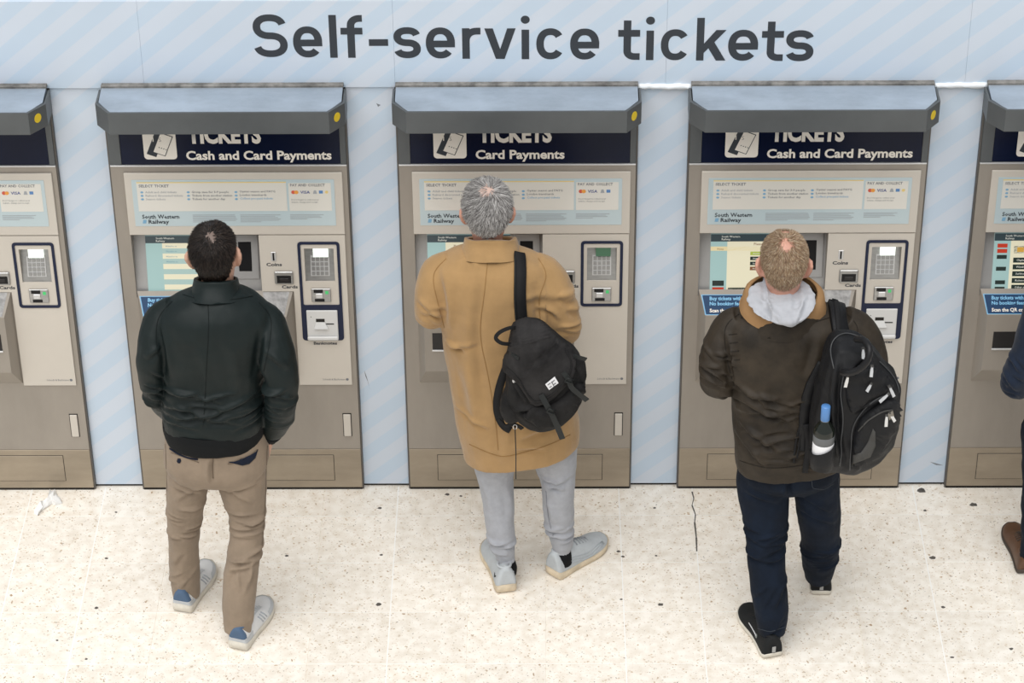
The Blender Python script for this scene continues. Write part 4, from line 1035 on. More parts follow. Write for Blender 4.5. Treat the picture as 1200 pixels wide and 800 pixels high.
piece('seam', ribbon(bv, [(250, 531), (249.5, 545), (250, 560)], .004, .0012), C_CHSEAM, tr)
for pts in ([(199, 525), (208, 531), (220, 536), (232, 538)], ): piece('pocket_opening', ribbon(bv, curve_px(pts), .0065, .002), C_NAVYL, tr)
piece('pocket_stitch', ribbon(bv, [(201, 530), (233, 541.5)], .003, .001), C_CHSEAM, tr)
piece('pocket_lining', patch(bv, [(268, 541), (284, 540), (296, 532), (302, 526), (299, 536), (292, 543), (284, 545)], .004), C_NAVYL, tr)
piece('pocket_opening', ribbon(bv, curve_px([(267, 543), (280, 541), (292, 534), (301, 527)]), .004, .002), C_CHSEAM, tr)
piece('pocket_button', patch(bv, [(208.5, 537), (211.5, 537), (212.5, 540), (211, 542.5), (208.5, 542), (207.5, 540)], .003, step=2), C_NAVYL, tr)
for pts in ([(194, 520), (195, 545), (196, 575)], [(313, 522), (312, 548), (311, 580), (307, 640)]): piece('seam', ribbon(bv, curve_px(pts), .003, .001), C_CHSEAM, tr)
# jacket
m = MB(); torso(m, tor, Y); limb(m, armL, n=20); limb(m, armR, n=20)
me = fuse(m, .0047, 6)
st = strokes_in(21, (196, 455, 305, 500), 16, Y - .1, (-16, 14), (.10, .24), .0055, .013) + [fold_px(198, 492, 262, 478, Y - .1, .007, .016), fold_px(240, 484, 306, 462, Y - .1, .006, .016), fold_px(200, 470, 250, 486, Y - .1, .005, .016)]
st += strokes_in(22, (164, 425, 190, 475), 8, Y - .05, (-60, -20), (.05, .11), .0055, .010) + strokes_in(23, (314, 440, 346, 500), 12, Y - .06, (-25, 30), (.06, .11), .0055, .011)
st += [fold_px(190, 385, 200, 440, Y - .1, .006, .020), fold_px(310, 385, 303, 445, Y - .1, .006, .020), fold_px(215, 352, 240, 358, Y - .1, .003, .016), fold_px(262, 356, 300, 362, Y - .1, .003, .016),
       fold_px(312, 400, 340, 420, Y - .06, .004, .014), fold_px(172, 410, 190, 398, Y - .06, .004, .014), fold_px(236, 400, 240, 470, Y - .1, .003, .024), fold_px(270, 395, 276, 465, Y - .1, .003, .026)]
folds(me, st); lumps(me, .005, 6, 3.0)
jk = kid('jacket', me, C_BOMB, P1); bv = bvh_of(me)
piece('seam', ribbon(bv, curve_px([(243, 344), (244.5, 380), (242, 430), (240, 470), (238, 500)]), .0024, .0008), C_SEAM1, jk)
for pts in ([(202, 353), (186, 372), (183, 400), (189, 432)], [(303, 354), (317, 372), (316, 400), (309, 435)]): piece('seam', ribbon(bv, curve_px(pts), .0024, .0008), C_SEAM1, jk)
for pts in ([(214, 345), (250, 353), (296, 347)],): piece('seam', ribbon(bv, curve_px(pts), .0030, .0010), C_SEAM1, jk)
# collar
def band(rows, yc, thick, n=40, yaw=0.0, p=2.2, zoff=None):
    """an open band round the body (collar, hem): rows as in torso()"""
    R = []
    for v, uL, uR, db, df, *dy in rows:
        c = aty((uL + uR) / 2, v, yc + (dy[0] if dy else 0)); R.append((c.x, c.y, c.z, (uR - uL) / 2 / pxm(c), db, df))
    R = catmull(R, 3); ax = Vector((math.cos(yaw), math.sin(yaw), 0)); ay = Vector((-math.sin(yaw), math.cos(yaw), 0))
    o = [ellipse(r[:3], ax, ay, r[3], r[5], r[4], n=n, p=p) for r in R]; i = [ellipse(r[:3], ax, ay, r[3] - thick, r[5] - thick, r[4] - thick, n=n, p=p) for r in R]
    if zoff:
        for ring in o + i:
            for k in range(n): ring[k] = ring[k] + Vector((0, 0, zoff(2 * PI * k / n)))
    rg = o + i[::-1]; rg.append(o[0]); return MB().rings(rg, cap=False)
cl = band([(347, 219, 287, .098, .08, .01), (340, 224, 282, .088, .074, .025), (332, 226.5, 280, .078, .072, .035), (326.5, 227.5, 279, .075, .070, .038)], Y, .012, zoff=lambda a: -.030 * math.sin(a))
cm = cl.mesh('collar', smooth=True); lumps(cm, .003, 18, 2); co_ = sub('collar', cm, C_BOMB, jk)
hb = band([(489, 190.5, 311.5, .139, .139), (496, 191, 311, .141, .141), (504, 192.5, 310, .140, .140), (510, 195, 308, .136, .136), (512, 197, 306, .130, .13)], Y, .012, n=64)
hm = hb.mesh('hem_band', smooth=True); lumps(hm, .003, 14, 2); sub('hem_band', hm, C_RIB, jk)
wr0, wr1 = V3(armR[-2][:3]), V3(armR[-1][:3]); dd = (wr1 - wr0).normalized()
sub('cuff', MB().tube([wr1 - dd * .012, wr1 + dd * .004, wr1 + dd * .020, wr1 + dd * .034], [.046, .044, .040, .037], n=20).mesh('cuff', smooth=True), C_RIB, jk)
wr0, wr1 = V3(armL[-2][:3]), V3(armL[-1][:3]); dd = (wr1 - wr0).normalized()
sub('cuff', MB().tube([wr1 - dd * .012, wr1 + dd * .01, wr1 + dd * .03], [.047, .044, .038], n=20).mesh('cuff', smooth=True), C_RIB, jk)
for a in FEET1: kid('sock', MB().tube([(a[0], a[1], a[2] + .05), (a[0], a[1] + .004, .07), (a[0], a[1] + .01, .045)], [.040, .040, .036], n=18).mesh('sock', smooth=True), C_BLUE, P1)
for hp_, tp_ in (((213, 719), (243, 667)), ((278, 763), (310, 711))):
    U, pt, tz, sme = shoe(P1, atz(*hp_), atz(*tp_), (C_SHW, C_SOLEW, C_BLUE, C_SHW, mat('pale_grey_suede', (.50, .52, .54), .8)), .298, .108, .100)
    bs = bvh_of(sme)
    for k in range(3):
        a = pt(.50 + .05 * k, .045, .040); c2 = pt(.44 + .05 * k, .036, .075)
        sub('side_stripe', MB().tube([bs.find_nearest(a)[0], bs.find_nearest((a + c2) / 2)[0], bs.find_nearest(c2)[0]], .0032, n=6).mesh('side_stripe', smooth=True), mat('stripe_grey', (.42, .45, .49), .6), U)

# ================================================================ man in the camel coat
Y = -0.53
tor = [(293, 541, 607, .075, .075), (299, 524, 619, .095, .09), (306, 511, 636, .118, .10), (318, 504, 646, .135, .115), (340, 506, 650, .148, .125), (372, 515, 655, .152, .135), (405, 520, 660, .152, .140), (442, 526, 668, .155, .145), (480, 533, 675, .165, .15), (505, 539, 679, .172, .155), (521, 543, 678, .174, .155)]
armL = [PX(533, 312, Y, .064), PX(517, 322, Y, .078), PX(509, 343, Y - .03, .072), PX(506, 366, Y - .03, .063), PX(512, 350, Y + .14, .054), PX(530, 322, Y + .27, .045)]
armR = [PX(622, 315, Y, .066), PX(637, 326, Y, .080), PX(651, 352, Y - .03, .075), PX(660, 384, Y - .03, .064), PX(650, 362, Y + .14, .054), PX(628, 335, Y + .24, .045)]
legL = leg_rows([(515, 551, 610, Y), (553, 557.5, 603, Y), (577, 563, 602, Y - .01), (600, 567, 602.5, Y - .025), (616, 569.5, 603, Y - .035), (634, 573.5, 604, Y - .045), (648, 579, 604, Y - .05), (657, 582, 603.5, Y - .055)])
legR = leg_rows([(515, 616, 676, Y), (546, 627, 676, Y), (566, 634, 674.5, Y - .01), (590, 635, 673, Y - .01), (607, 638, 672.5, Y - .005), (622, 642, 672.5, Y - .0), (634, 645, 672, Y - .0), (643, 647, 669, Y)])
hipz = [(490, 550, 666, .125, .12), (506, 549, 672, .13, .12), (520, 560, 668, .11, .10), (530, 602, 630, .05, .05)]
M = head_mat(571, 243, 1.640, yaw=.05, pitch=-.10)
b = MB(); head_shape(b, M); torso(b, tor[1:], Y, .82)
nk = M @ Vector((0, -.006, -.05)); sh = aty(574, 305, Y)
limb(b, [(nk.x, nk.y + .012, nk.z, .052), ((nk.x + sh.x) / 2, (nk.y + sh.y) / 2 + .030, (nk.z + sh.z) / 2, .052), (sh.x, sh.y + .035, sh.z - .04, .058)])
limb(b, armL, .70); limb(b, armR, .70); limb(b, legL, .70); limb(b, legR, .70)
hand(b, armL[-1][:3], (.15, 1, .30), (0, -.2, 1), (1, 0, 0), .16); hand(b, armR[-1][:3], (-.55, .75, .25), (.3, -.2, 1), (-.8, -.5, .2), .5)
for a, t in ((legL[-1], (-.03, .15)), (legR[-1], (.12, .10))):
    limb(b, [(a[0], a[1], a[2] + .05, .024), (a[0], a[1], .07, .026), (a[0] + t[0], a[1] + t[1], .036, .020)], k=1)
P2 = new_person('person', b, SKIN2, (.03, Y, 0), 'grey-haired man in a long camel coat and pale grey joggers')
eyes(M, P2)
hair(M, P2, H_GR, 23, (.185, .102, .034), 12000, .036, .42, rad=.0010, cap=.003, curl=.60, crown=(.006, -.045, .215), part=(-.25, 0, .15), thin=((-.004, -.052, .212), (.040, .036, .06), .8), scalp=mat('scalp_pink', (.52, .36, .30), .55))
m = MB(); torso(m, hipz, Y); limb(m, legL, n=20); limb(m, legR, n=20)
me = fuse(m, .0047, 5)
st = strokes_in(31, (574, 632, 604, 652), 6, Y - .08, (-14, 14), (.06, .12), .006, .010) + strokes_in(32, (643, 618, 672, 640), 7, Y - .05, (-14, 14), (.06, .12), .0065, .010)
st += [fold_px(634, 566, 662, 572, Y - .06, .008, .012), fold_px(632, 560, 655, 563, Y - .06, .006, .010), fold_px(636, 572, 674, 556, Y - .06, .005, .016), fold_px(562, 560, 575, 600, Y - .06, .004, .018), fold_px(640, 585, 648, 615, Y - .06, .004, .018), fold_px(590, 565, 598, 610, Y - .06, .003, .018)]
folds(me, st); lumps(me, .004, 8, 7.0)
tr = kid('joggers', me, C_SWEAT, P2); bv = bvh_of(me)
piece('seam', ribbon(bv, curve_px([(640, 575), (642, 600), (648, 628)]), .003, .001), mat('jogger_seam', (.26, .27, .30), .9), tr)
for L_ in (legL, legR):
    a, c2 = V3(L_[-2][:3]), V3(L_[-1][:3]); d = (c2 - a).normalized(); r = L_[-1][3]
    sub('ankle_cuff', MB().tube([c2 - d * .016, c2 - d * .004, c2 + d * .020, c2 + d * .042, c2 + d * .046], [r * 1.03, r * 1.0, r * .98, r * .98, r * .88], n=24).mesh('ankle_cuff', smooth=True), C_SWEAT, tr)
    kid('sock', MB().tube([c2, c2 + d * .03, Vector((c2.x, c2.y + .0, .05))], [.036, .0410, .0430], n=18).mesh('sock', smooth=True), C_BLACK, P2)
m = MB(); torso(m, tor, Y); limb(m, armL, n=20); limb(m, armR, n=20)
me = fuse(m, .0050, 7)
co = get_co(me)
# the hem dips behind and rises to the right, where the bag pulls the cloth
hz = aty(560, 521, Y).z; k = np.clip((hz + .30 - co[:, 2]) / .30, 0, 1.2); hx = aty(611, 531, Y).x
co[:, 2] += k * ((co[:, 0] - hx) * .16); set_co(me, co)
st = [fold_px(521, 402, 546, 404, Y - .1, .007, .012), fold_px(524, 410, 560, 398, Y - .12, .004, .014), fold_px(530, 488, 575, 500, Y - .14, .005, .014), fold_px(566, 330, 572, 480, Y - .14, -.0045, .030),
      fold_px(540, 420, 556, 520, Y - .14, .006, .035), fold_px(590, 430, 588, 540, Y - .14, .005, .03), fold_px(606, 510, 650, 495, Y - .14, .006, .02), fold_px(600, 520, 640, 520, Y - .14, .005, .016), fold_px(520, 320, 527, 385, Y - .1, .006, .020),
      fold_px(634, 330, 636, 385, Y - .1, .006, .022), fold_px(545, 300, 560, 318, Y - .1, .003, .018), fold_px(600, 345, 660, 352, Y - .1, .003, .02)]
st += strokes_in(41, (494, 345, 516, 378), 6, Y - .05, (-50, 10), (.05, .10), .005, .013) + strokes_in(42, (640, 345, 676, 395), 8, Y - .06, (-50, -10), (.06, .12), .006, .014)
folds(me, st); lumps(me, .006, 4.5, 5.0)
coat = kid('coat', me, C_COAT, P2); bv = bvh_of(me); bv_coat = bv
piece('seam', ribbon(bv, curve_px([(572, 300), (568, 340), (563, 390), (572, 440), (580, 490), (584, 527)]), .0024, .0008), C_COATS, coat)
for pts in ([(523, 303), (508, 322), (513, 355), (521, 384)], [(631, 303), (640, 322), (632, 350), (634, 384)]): piece('seam', ribbon(bv, curve_px(pts), .0024, .0008), C_COATS, coat)
piece('hem_stitch', ribbon(bv, curve_px([(550, 520), (575, 531), (596, 534), (640, 522), (668, 509)]), .003, .001), C_COATS, coat)
cl = band([(300, 536, 612, .098, .08, .01), (292, 540, 609, .088, .075, .025), (285, 543, 607, .078, .072, .035), (279, 544.5, 605, .076, .070, .038)], Y, .013, zoff=lambda a: -.034 * math.sin(a))
cm = cl.mesh('collar', smooth=True); lumps(cm, .004, 16, 6); sub('collar', cm, C_COAT, coat)
for L_ in (armL, armR):
    a, c2 = V3(L_[-2][:3]), V3(L_[-1][:3]); d = (c2 - a).normalized()
    sub('cuff', MB().tube([c2 - d * .03, c2, c2 + d * .03], [.052, .050, .050], n=20).mesh('cuff', smooth=True), C_COAT, coat)
for hp_, tp_, flip in (((594, 696), (578, 646), -1), ((646, 677), (704, 637), 1)):
    U, pt, tz, sme = shoe(P2, atz(*hp_), atz(*tp_), (C_SHG, C_SOLEG, C_SHG, mat('lace_grey', (.30, .32, .34), .8)), .312, .112, .112)
    bs = bvh_of(sme)
    for sd in (-1, 1):      # small dark tick by the heel
        c3 = [pt(.10, sd * .05, .076), pt(.13, sd * .05, .064), pt(.19, sd * .05, .072)]
        q = [bs.find_nearest(x)[0] + Vector((0, 0, .001)) for x in c3]
        sub('tick_mark', MB().tube(q, [.0015, .0042, .0010], n=6).mesh('tick_mark', smooth=True), C_BLACK, U)
    for k in range(3):      # layered side panels
        q = [bs.find_nearest(pt(f, .06, .045 + .014 * k + .012 * math.sin(f * 9)))[0] for f in np.linspace(.12, .85, 9)]
        sub('panel_edge', MB().tube(q, .0025, n=6).mesh('panel_edge', smooth=True), mat('panel_grey', (.40, .43, .455), .8), U)

# ================================================================ man in the waxed jacket with a grey hood
Y = -0.80
tor = [(358, 884, 952, .085, .08), (364, 868, 976, .105, .09), (372, 854, 998, .125, .105), (384, 846, 1009, .14, .12), (404, 845, 1013, .150, .13), (430, 851, 1008, .152, .14), (462, 857, 1000, .150, .145), (492, 858, 995, .150, .15), (519, 859.5, 992, .152, .15), (538, 862, 988, .152, .15)]
armL = [PX(872, 376, Y, .064), PX(857, 388, Y, .076), PX(845, 415, Y - .03, .073), PX(840, 448, Y - .04, .062), PX(850, 432, Y + .12, .054), PX(868, 408, Y + .24, .045)]
armR = [PX(985, 378, Y, .066), PX(1003, 392, Y, .080), PX(1016, 418, Y - .0, .075), PX(1019, 448, Y + .02, .063), PX(1010, 432, Y + .16, .054), PX(990, 410, Y + .26, .045)]
legL = leg_rows([(540, 863, 924, Y), (572, 863.5, 926, Y), (595, 868, 925, Y - .02), (632, 874, 921, Y - .06), (660, 876.5, 920.5, Y - .10), (690, 879.5, 923, Y - .14), (718, 884, 924, Y - .17), (741, 889, 919, Y - .185)])
legR = leg_rows([(540, 924, 984, Y), (572, 929, 984, Y + .01), (595, 933, 985.5, Y + .03), (625, 938, 984.5, Y + .07), (645, 939, 983, Y + .10), (662, 940.5, 980, Y + .125), (676, 944, 975.5, Y + .14)])
hipz = [(520, 872, 978, .115, .11), (540, 867, 981, .125, .11), (556, 870, 978, .120, .10), (572, 906, 944, .055, .05)]
M = head_mat(919, 304, 1.600, yaw=-.06, pitch=-.22)
b = MB(); head_shape(b, M); torso(b, tor[1:], Y, .82)
nk = M @ Vector((0, -.006, -.05)); sh = aty(920, 368, Y)
limb(b, [(nk.x, nk.y + .012, nk.z, .052), ((nk.x + sh.x) / 2, (nk.y + sh.y) / 2 + .030, (nk.z + sh.z) / 2, .052), (sh.x, sh.y + .035, sh.z - .04, .058)])
limb(b, armL, .70); limb(b, armR, .70); limb(b, legL, .70); limb(b, legR, .70)
hand(b, armL[-1][:3], (.35, .9, .10), (0, -.2, 1), (.9, -.3, .2), .55); hand(b, armR[-1][:3], (-.55, .8, .1), (.2, -.2, 1), (-.8, -.5, .2), .55)
for a, t in ((legL[-1], (-.04, .15)), (legR[-1], (.02, .16))):
    limb(b, [(a[0], a[1], a[2] + .05, .024), (a[0], a[1], .07, .026), (a[0] + t[0], a[1] + t[1], .036, .020)], k=1)
FEET3 = [legL[-1], legR[-1]]
P3 = new_person('person', b, SKIN2, (1.0, Y, 0), 'fair-haired man with a grey hood, brown waxed jacket and dark jeans')
eyes(M, P3)
hair(M, P3, H_BL, 37, (.185, .100, .024), 13000, .019, .75, rad=.0009, cap=.002, bald=((.004, -.066, .200), (.044, .050, .040), .25), curl=.35, crown=(.0, -.05, .215))
m = MB(); torso(m, hipz, Y); limb(m, legL, n=20); limb(m, legR, n=20)
me = fuse(m, .0047, 5)
st = strokes_in(51, (872, 615, 920, 660), 10, Y - .12, (-14, 14), (.08, .16), .0045, .010) + strokes_in(52, (938, 640, 980, 668), 8, Y + .04, (-14, 14), (.07, .14), .006, .010) + strokes_in(53, (882, 690, 922, 738), 6, Y - .2, (20, 75), (.06, .12), .004, .012)
st += [fold_px(935, 580, 975, 605, Y - .08, .006, .014), fold_px(940, 600, 982, 620, Y - .06, .005, .014), fold_px(872, 580, 915, 592, Y - .1, .004, .014), fold_px(924, 555, 926, 580, Y - .1, -.008, .014)]
folds(me, st); lumps(me, .004, 8, 9.0)
tr = kid('jeans', me, C_JEAN, P3); bv = bvh_of(me)
for pts in ([(951, 562), (952, 572), (966, 573), (977, 566)], [(982, 560), (984, 600), (983, 640)], [(888, 736), (903, 740), (920, 734)]): piece('stitching', ribbon(bv, pts, .0022, .001), C_JSTITCH, tr)
m = MB(); torso(m, tor, Y); limb(m, armL, n=20); limb(m, armR, n=20)
me = fuse(m, .0048, 6)
co = get_co(me); hz = aty(925, 538, Y).z; k = np.clip((hz + .25 - co[:, 2]) / .25, 0, 1.2); hx = aty(925, 546, Y).x
co[:, 2] += k * (co[:, 0] - hx) * .07; set_co(me, co)
st = [fold_px(860, 470, 935, 492, Y - .12, .010, .016), fold_px(862, 488, 940, 478, Y - .12, .007, .014), fold_px(866, 500, 915, 524, Y - .12, .008, .016), fold_px(880, 520, 945, 505, Y - .12, .007, .016), fold_px(864, 515, 900, 545, Y - .12, .006, .016), fold_px(915, 535, 965, 520, Y - .12, .006, .016), fold_px(862, 455, 900, 470, Y - .12, .007, .014)]
st += strokes_in(61, (860, 450, 960, 545), 22, Y - .12, (-28, 24), (.08, .20), .005, .012) + strokes_in(62, (822, 395, 858, 465), 14, Y - .06, (-35, 15), (.05, .12), .006, .011) + strokes_in(63, (1005, 390, 1036, 445), 6, Y - .03, (-60, -20), (.06, .12), .006, .014)
st += [fold_px(852, 395, 862, 455, Y - .1, .008, .018), fold_px(880, 375, 905, 378, Y - .1, .003, .014), fold_px(935, 378, 965, 372, Y - .1, .003, .014), fold_px(960, 390, 945, 440, Y - .12, .004, .022)]
folds(me, st); lumps(me, .006, 6, 12.0)
jk = kid('jacket', me, C_WAX, P3); bv = bvh_of(me); bv_wax = bv
for pts in ([(866, 368), (850, 384), (852, 420), (860, 452)], [(993, 368), (1005, 384), (1002, 410)], [(868, 372), (905, 382), (940, 381), (985, 368)], [(862, 538), (900, 548), (945, 544), (982, 532)]): piece('seam', ribbon(bv, curve_px(pts), .0024, .0008), C_WAXS, jk)
piece('back_label', patch(bv, [(899, 387), (930, 387.5), (930, 397), (899, 396.5)], .002), C_WAXS, jk)
for v in (389.5, 392, 394.5): piece('label_stitch', ribbon(bv, [(901, v), (928, v + .4)], .002, .003), C_WAX, jk)
for u, v in ((859, 392), (860, 402), (861, 412), (862, 422)): piece('shoulder_stitch', ribbon(bv, [(u - 5, v), (u + 5, v - 1)], .0025, .0012), C_WAXS, jk)
# turned-down corduroy collar and the jersey hood over it
cl = band([(372, 862, 975, .130, .10), (364, 868, 970, .122, .10), (356, 874, 965, .112, .095), (350, 880, 960, .098, .09)], Y, .012, zoff=lambda a: .016 * math.sin(a))
cm = cl.mesh('collar', smooth=True); lumps(cm, .006, 12, 3); colr = sub('collar', cm, C_WAX, jk)
cl = band([(362, 866, 968, .112, .10), (355, 868, 967, .108, .10), (348, 872, 964, .100, .095), (345, 876, 960, .092, .09)], Y, .010, zoff=lambda a: .030 * math.sin(a) + .012 * abs(math.cos(a)))
cm = cl.mesh('collar_facing', smooth=True); lumps(cm, .005, 14, 8); sub('collar_facing', cm, C_CORD, jk)
m = MB(); C0 = aty(916, 349, Y - .02)
def hring(u, v, dy, a, bb, bf): c = aty(u, v, Y + dy); return ellipse(c, Vector((1, 0, .05)), Vector((0, 1, 0)), a, bf, bb, n=36, p=2.3)
m.rings([hring(922, 374, -.130, .050, .036, .05), hring(920, 368, -.115, .088, .056, .07), hring(918, 360, -.085, .112, .075, .09), hring(916, 352, -.055, .121, .085, .10), hring(915, 346, -.035, .116, .083, .10), hring(915, 341, -.02, .100, .070, .09), hring(915, 340, -.01, .078, .050, .07)])
me = fuse(m, .005, 4)
folds(me, [fold_px(880, 343, 940, 352, Y - .1, .010, .010), fold_px(905, 341, 955, 340, Y - .1, .008, .010), fold_px(885, 356, 915, 364, Y - .1, .008, .009), fold_px(925, 356, 948, 346, Y - .1, .009, .010), fold_px(895, 350, 905, 366, Y - .1, .007, .009), fold_px(930, 364, 950, 352, Y - .1, .006, .009)]); lumps(me, .010, 13, 4)
kid('hood', me, C_HOOD, P3)
for L_ in (armL, armR):
    a, c2 = V3(L_[-2][:3]), V3(L_[-1][:3]); d = (c2 - a).normalized()
    sub('cuff', MB().tube([c2 - d * .03, c2, c2 + d * .03], [.052, .050, .049], n=20).mesh('cuff', smooth=True), C_WAX, jk)
for a in FEET3: kid('sock', MB().tube([(a[0], a[1], a[2] + .05), (a[0], a[1] + .004, .07), (a[0], a[1] + .01, .045)], [.040, .040, .036], n=18).mesh('sock', smooth=True), C_BLACK, P3)
for hp_, tp_ in (((906, 772), (874, 712)), ((962, 699), (958, 648))):
    U, pt, tz, sme = shoe(P3, atz(*hp_), atz(*tp_), (C_SHB, C_SOLEW, C_SHB, C_SHB),   .305, .110, .095, style='plimsoll')
    bs = bvh_of(sme)
    q = [bs.find_nearest(pt(f, -.05, .05 + .025 * (f - .3)))[0] for f in (.30, .38, .46, .54)]
    sub('side_line', MB().tube(q, .0022, n=6).mesh('side_line', smooth=True), C_SHW, U)
    MBq = MB().rings([[pt(-.010, x, z) for x in (-.007, .007)] + [pt(-.004, x, z) for x in (.007, -.007)] for z in (.036, .062)])
    sub('heel_stripe', MBq.mesh('heel_stripe'), mat('heel_grey', (.34, .34, .33), .7), U)
    c3 = bs.find_nearest(pt(.30, -.06, .052))
    sub('side_badge', MB().tube([c3[0] - c3[1] * .002, c3[0] + c3[1] * .0015], .0085, n=12).mesh('side_badge'), mat('badge_grey', (.20, .22, .21), .6), U)

# ================================================================ man cut off by the right edge
Y = -0.50
cu = 1262
tor = [(300, 1248, 1314, .075, .075), (306, 1230, 1332, .10, .09), (316, 1220, 1346, .125, .11), (335, 1217, 1351, .14, .12), (370, 1219, 1344, .148, .13), (410, 1216, 1334, .142, .135), (450, 1210, 1326, .140, .14), (490, 1204, 1318, .145, .14), (505, 1203, 1315, .143, .14)]
armL = [PX(1244, 318, Y, .064), PX(1230, 332, Y, .074), PX(1213, 385, Y - .03, .062), PX(1188.5, 451, Y - .03, .054), PX(1206, 425, Y + .14, .050), PX(1228, 395, Y + .26, .042)]
armR = [PX(1318, 318, Y, .064), PX(1336, 330, Y, .074), PX(1330, 372, Y - .03, .068), PX(1330, 440, Y - .03, .056), PX(1315, 425, Y + .14, .050), PX(1300, 395, Y + .26, .042)]
legL = leg_rows([(500, 1196, 1252, Y), (545, 1197, 1246, Y), (590, 1197, 1238, Y - .01), (620, 1196, 1232, Y - .015), (655, 1195, 1226, Y - .02)])
legR = leg_rows([(500, 1250, 1308, Y), (545, 1256, 1304, Y), (590, 1258, 1298, Y - .01), (620, 1258, 1294, Y - .015), (655, 1256, 1288, Y - .02)])
hipz = [(495, 1200, 1306, .125, .12), (520, 1197, 1308, .135, .12), (536, 1206, 1298, .11, .10), (548, 1240, 1266, .05, .05)]
M = head_mat(1281, 250, 1.65, yaw=.1, pitch=-.15)
b = MB(); head_shape(b, M); torso(b, tor[1:], Y, .82); torso(b, hipz, Y, .86)
nk = M @ Vector((0, -.006, -.05)); sh = aty(1281, 312, Y)
limb(b, [(nk.x, nk.y + .012, nk.z, .052), ((nk.x + sh.x) / 2, (nk.y + sh.y) / 2 + .030, (nk.z + sh.z) / 2, .052), (sh.x, sh.y + .035, sh.z - .04, .058)])
limb(b, armL, .72); limb(b, armR, .72); limb(b, legL, .7); limb(b, legR, .7)
hand(b, armL[-1][:3], (.3, .9, .2), (0, -.2, 1), (.9, -.3, .2), .4); hand(b, armR[-1][:3], (-.4, .9, .2), (.1, -.2, 1), (-.9, -.4, .2), .4)
for a in (legL[-1], legR[-1]): limb(b, [(a[0], a[1], a[2] + .05, .024), (a[0], a[1], .07, .026), (a[0] + .02, a[1] + .16, .036, .020)], k=1)
P4 = new_person('person', b, SKIN, (2.1, Y, 0), 'person in a navy jumper and brown shoes, mostly outside the right edge')
eyes(M, P4); hair(M, P4, H_BR, 51, (.178, .098, .01), 5000, .034, .30, rad=.0011, cap=.008)
m = MB(); torso(m, hipz, Y); limb(m, legL, n=20); limb(m, legR, n=20)
me = fuse(m, .007, 5); lumps(me, .005, 9, 2.0); kid('jeans', me, C_JEAN, P4)
m = MB(); torso(m, tor, Y); limb(m, armL, n=20); limb(m, armR, n=20)
me = fuse(m, .0065, 6); folds(me, strokes_in(71, (1174, 400, 1200, 470), 10, Y - .06, (-50, 10), (.05, .11), .005, .011)); lumps(me, .005, 8, 6.0)
jm = kid('jumper', me, C_JUMP, P4)
cl = band([(302, 1246, 1315, .088, .08), (296, 1250, 1312, .080, .074)], Y, .012); sub('neckband', cl.mesh('neckband', smooth=True), C_JUMP, jm)
for hp_, tp_ in (((1203, 674), (1187, 624)), ((1268, 676), (1280, 628))): shoe(P4, atz(*hp_), atz(*tp_), (C_SHBR, C_SOLEBR, C_SHBR, C_SOLEBR), .300, .104, .085, style='shoe')
# ---------------------------------------------------------------- bags
B_CANV = mat('black_canvas_bag', (0.0085, 0.0082, 0.0085), 0.8, var=0.35, vscale=11, col2=(0.019, 0.018, 0.018), bump=0.6, bscale=600, spec=0.25)
B_FLAP = mat('flap_black_canvas', (0.018, 0.017, 0.0175), 0.85, var=0.35, vscale=10, col2=(0.034, 0.032, 0.032), bump=0.6, bscale=600, spec=0.2)  # flap canvas, a lighter tone than the bag body
B_LEATH = mat('black_leather_strap', (0.010, 0.012, 0.012), 0.5, spec=0.35)
B_WEB = mat('black_webbing', (0.011, 0.011, 0.012), 0.75, bump=0.6, bscale=500, spec=0.25)
B_NYL = mat('black_nylon', (0.0062, 0.0066, 0.0080), 0.55, var=0.3, vscale=14, bump=0.4, bscale=800, spec=0.28)
B_PIPE = mat('grey_piping', (0.045, 0.047, 0.050), 0.5)
B_GREYP = mat('grey_nylon_patch', (0.050, 0.049, 0.046), 0.75, bump=0.4, bscale=800)
B_PULL = mat('silver_zip_pull', (0.72, 0.72, 0.72), 0.3, 0.6)
B_LABEL = mat('white_woven_label', (0.74, 0.74, 0.76), 0.7)
def pillow(outline, ymid, depth, prof, voxel=.006, smooth=4, wob=.006, seed=1.0, k=3):
    """a stuffed shape: its outline at mid-depth, rounded off towards front and back"""
    O = curve_px(list(outline) + [outline[0]], k)[:-1]; P = [aty(u, v, ymid) for u, v in O]
    c = sum(P, Vector()) / len(P); m = MB()
    m.rings([[Vector((c.x + (p.x - c.x) * s, ymid + dy * depth, c.z + (p.z - c.z) * s)) for p in P] for dy, s in prof])
    me = fuse(m, voxel, smooth); lumps(me, wob, 9, seed); return me
def base_of(me): co = get_co(me); return Vector((co[:, 0].mean(), co[:, 1].mean(), co[:, 2].min()))
def bag_root(name, me, material, label, cat):
    b = base_of(me); me.transform(Matrix.Translation(-b)); o = obj(name, me, material); o.location = b; tag(o, label, cat); return o
PROF = [(-.52, .50), (-.46, .74), (-.30, .93), (0, 1.0), (.30, .95), (.46, .80)]

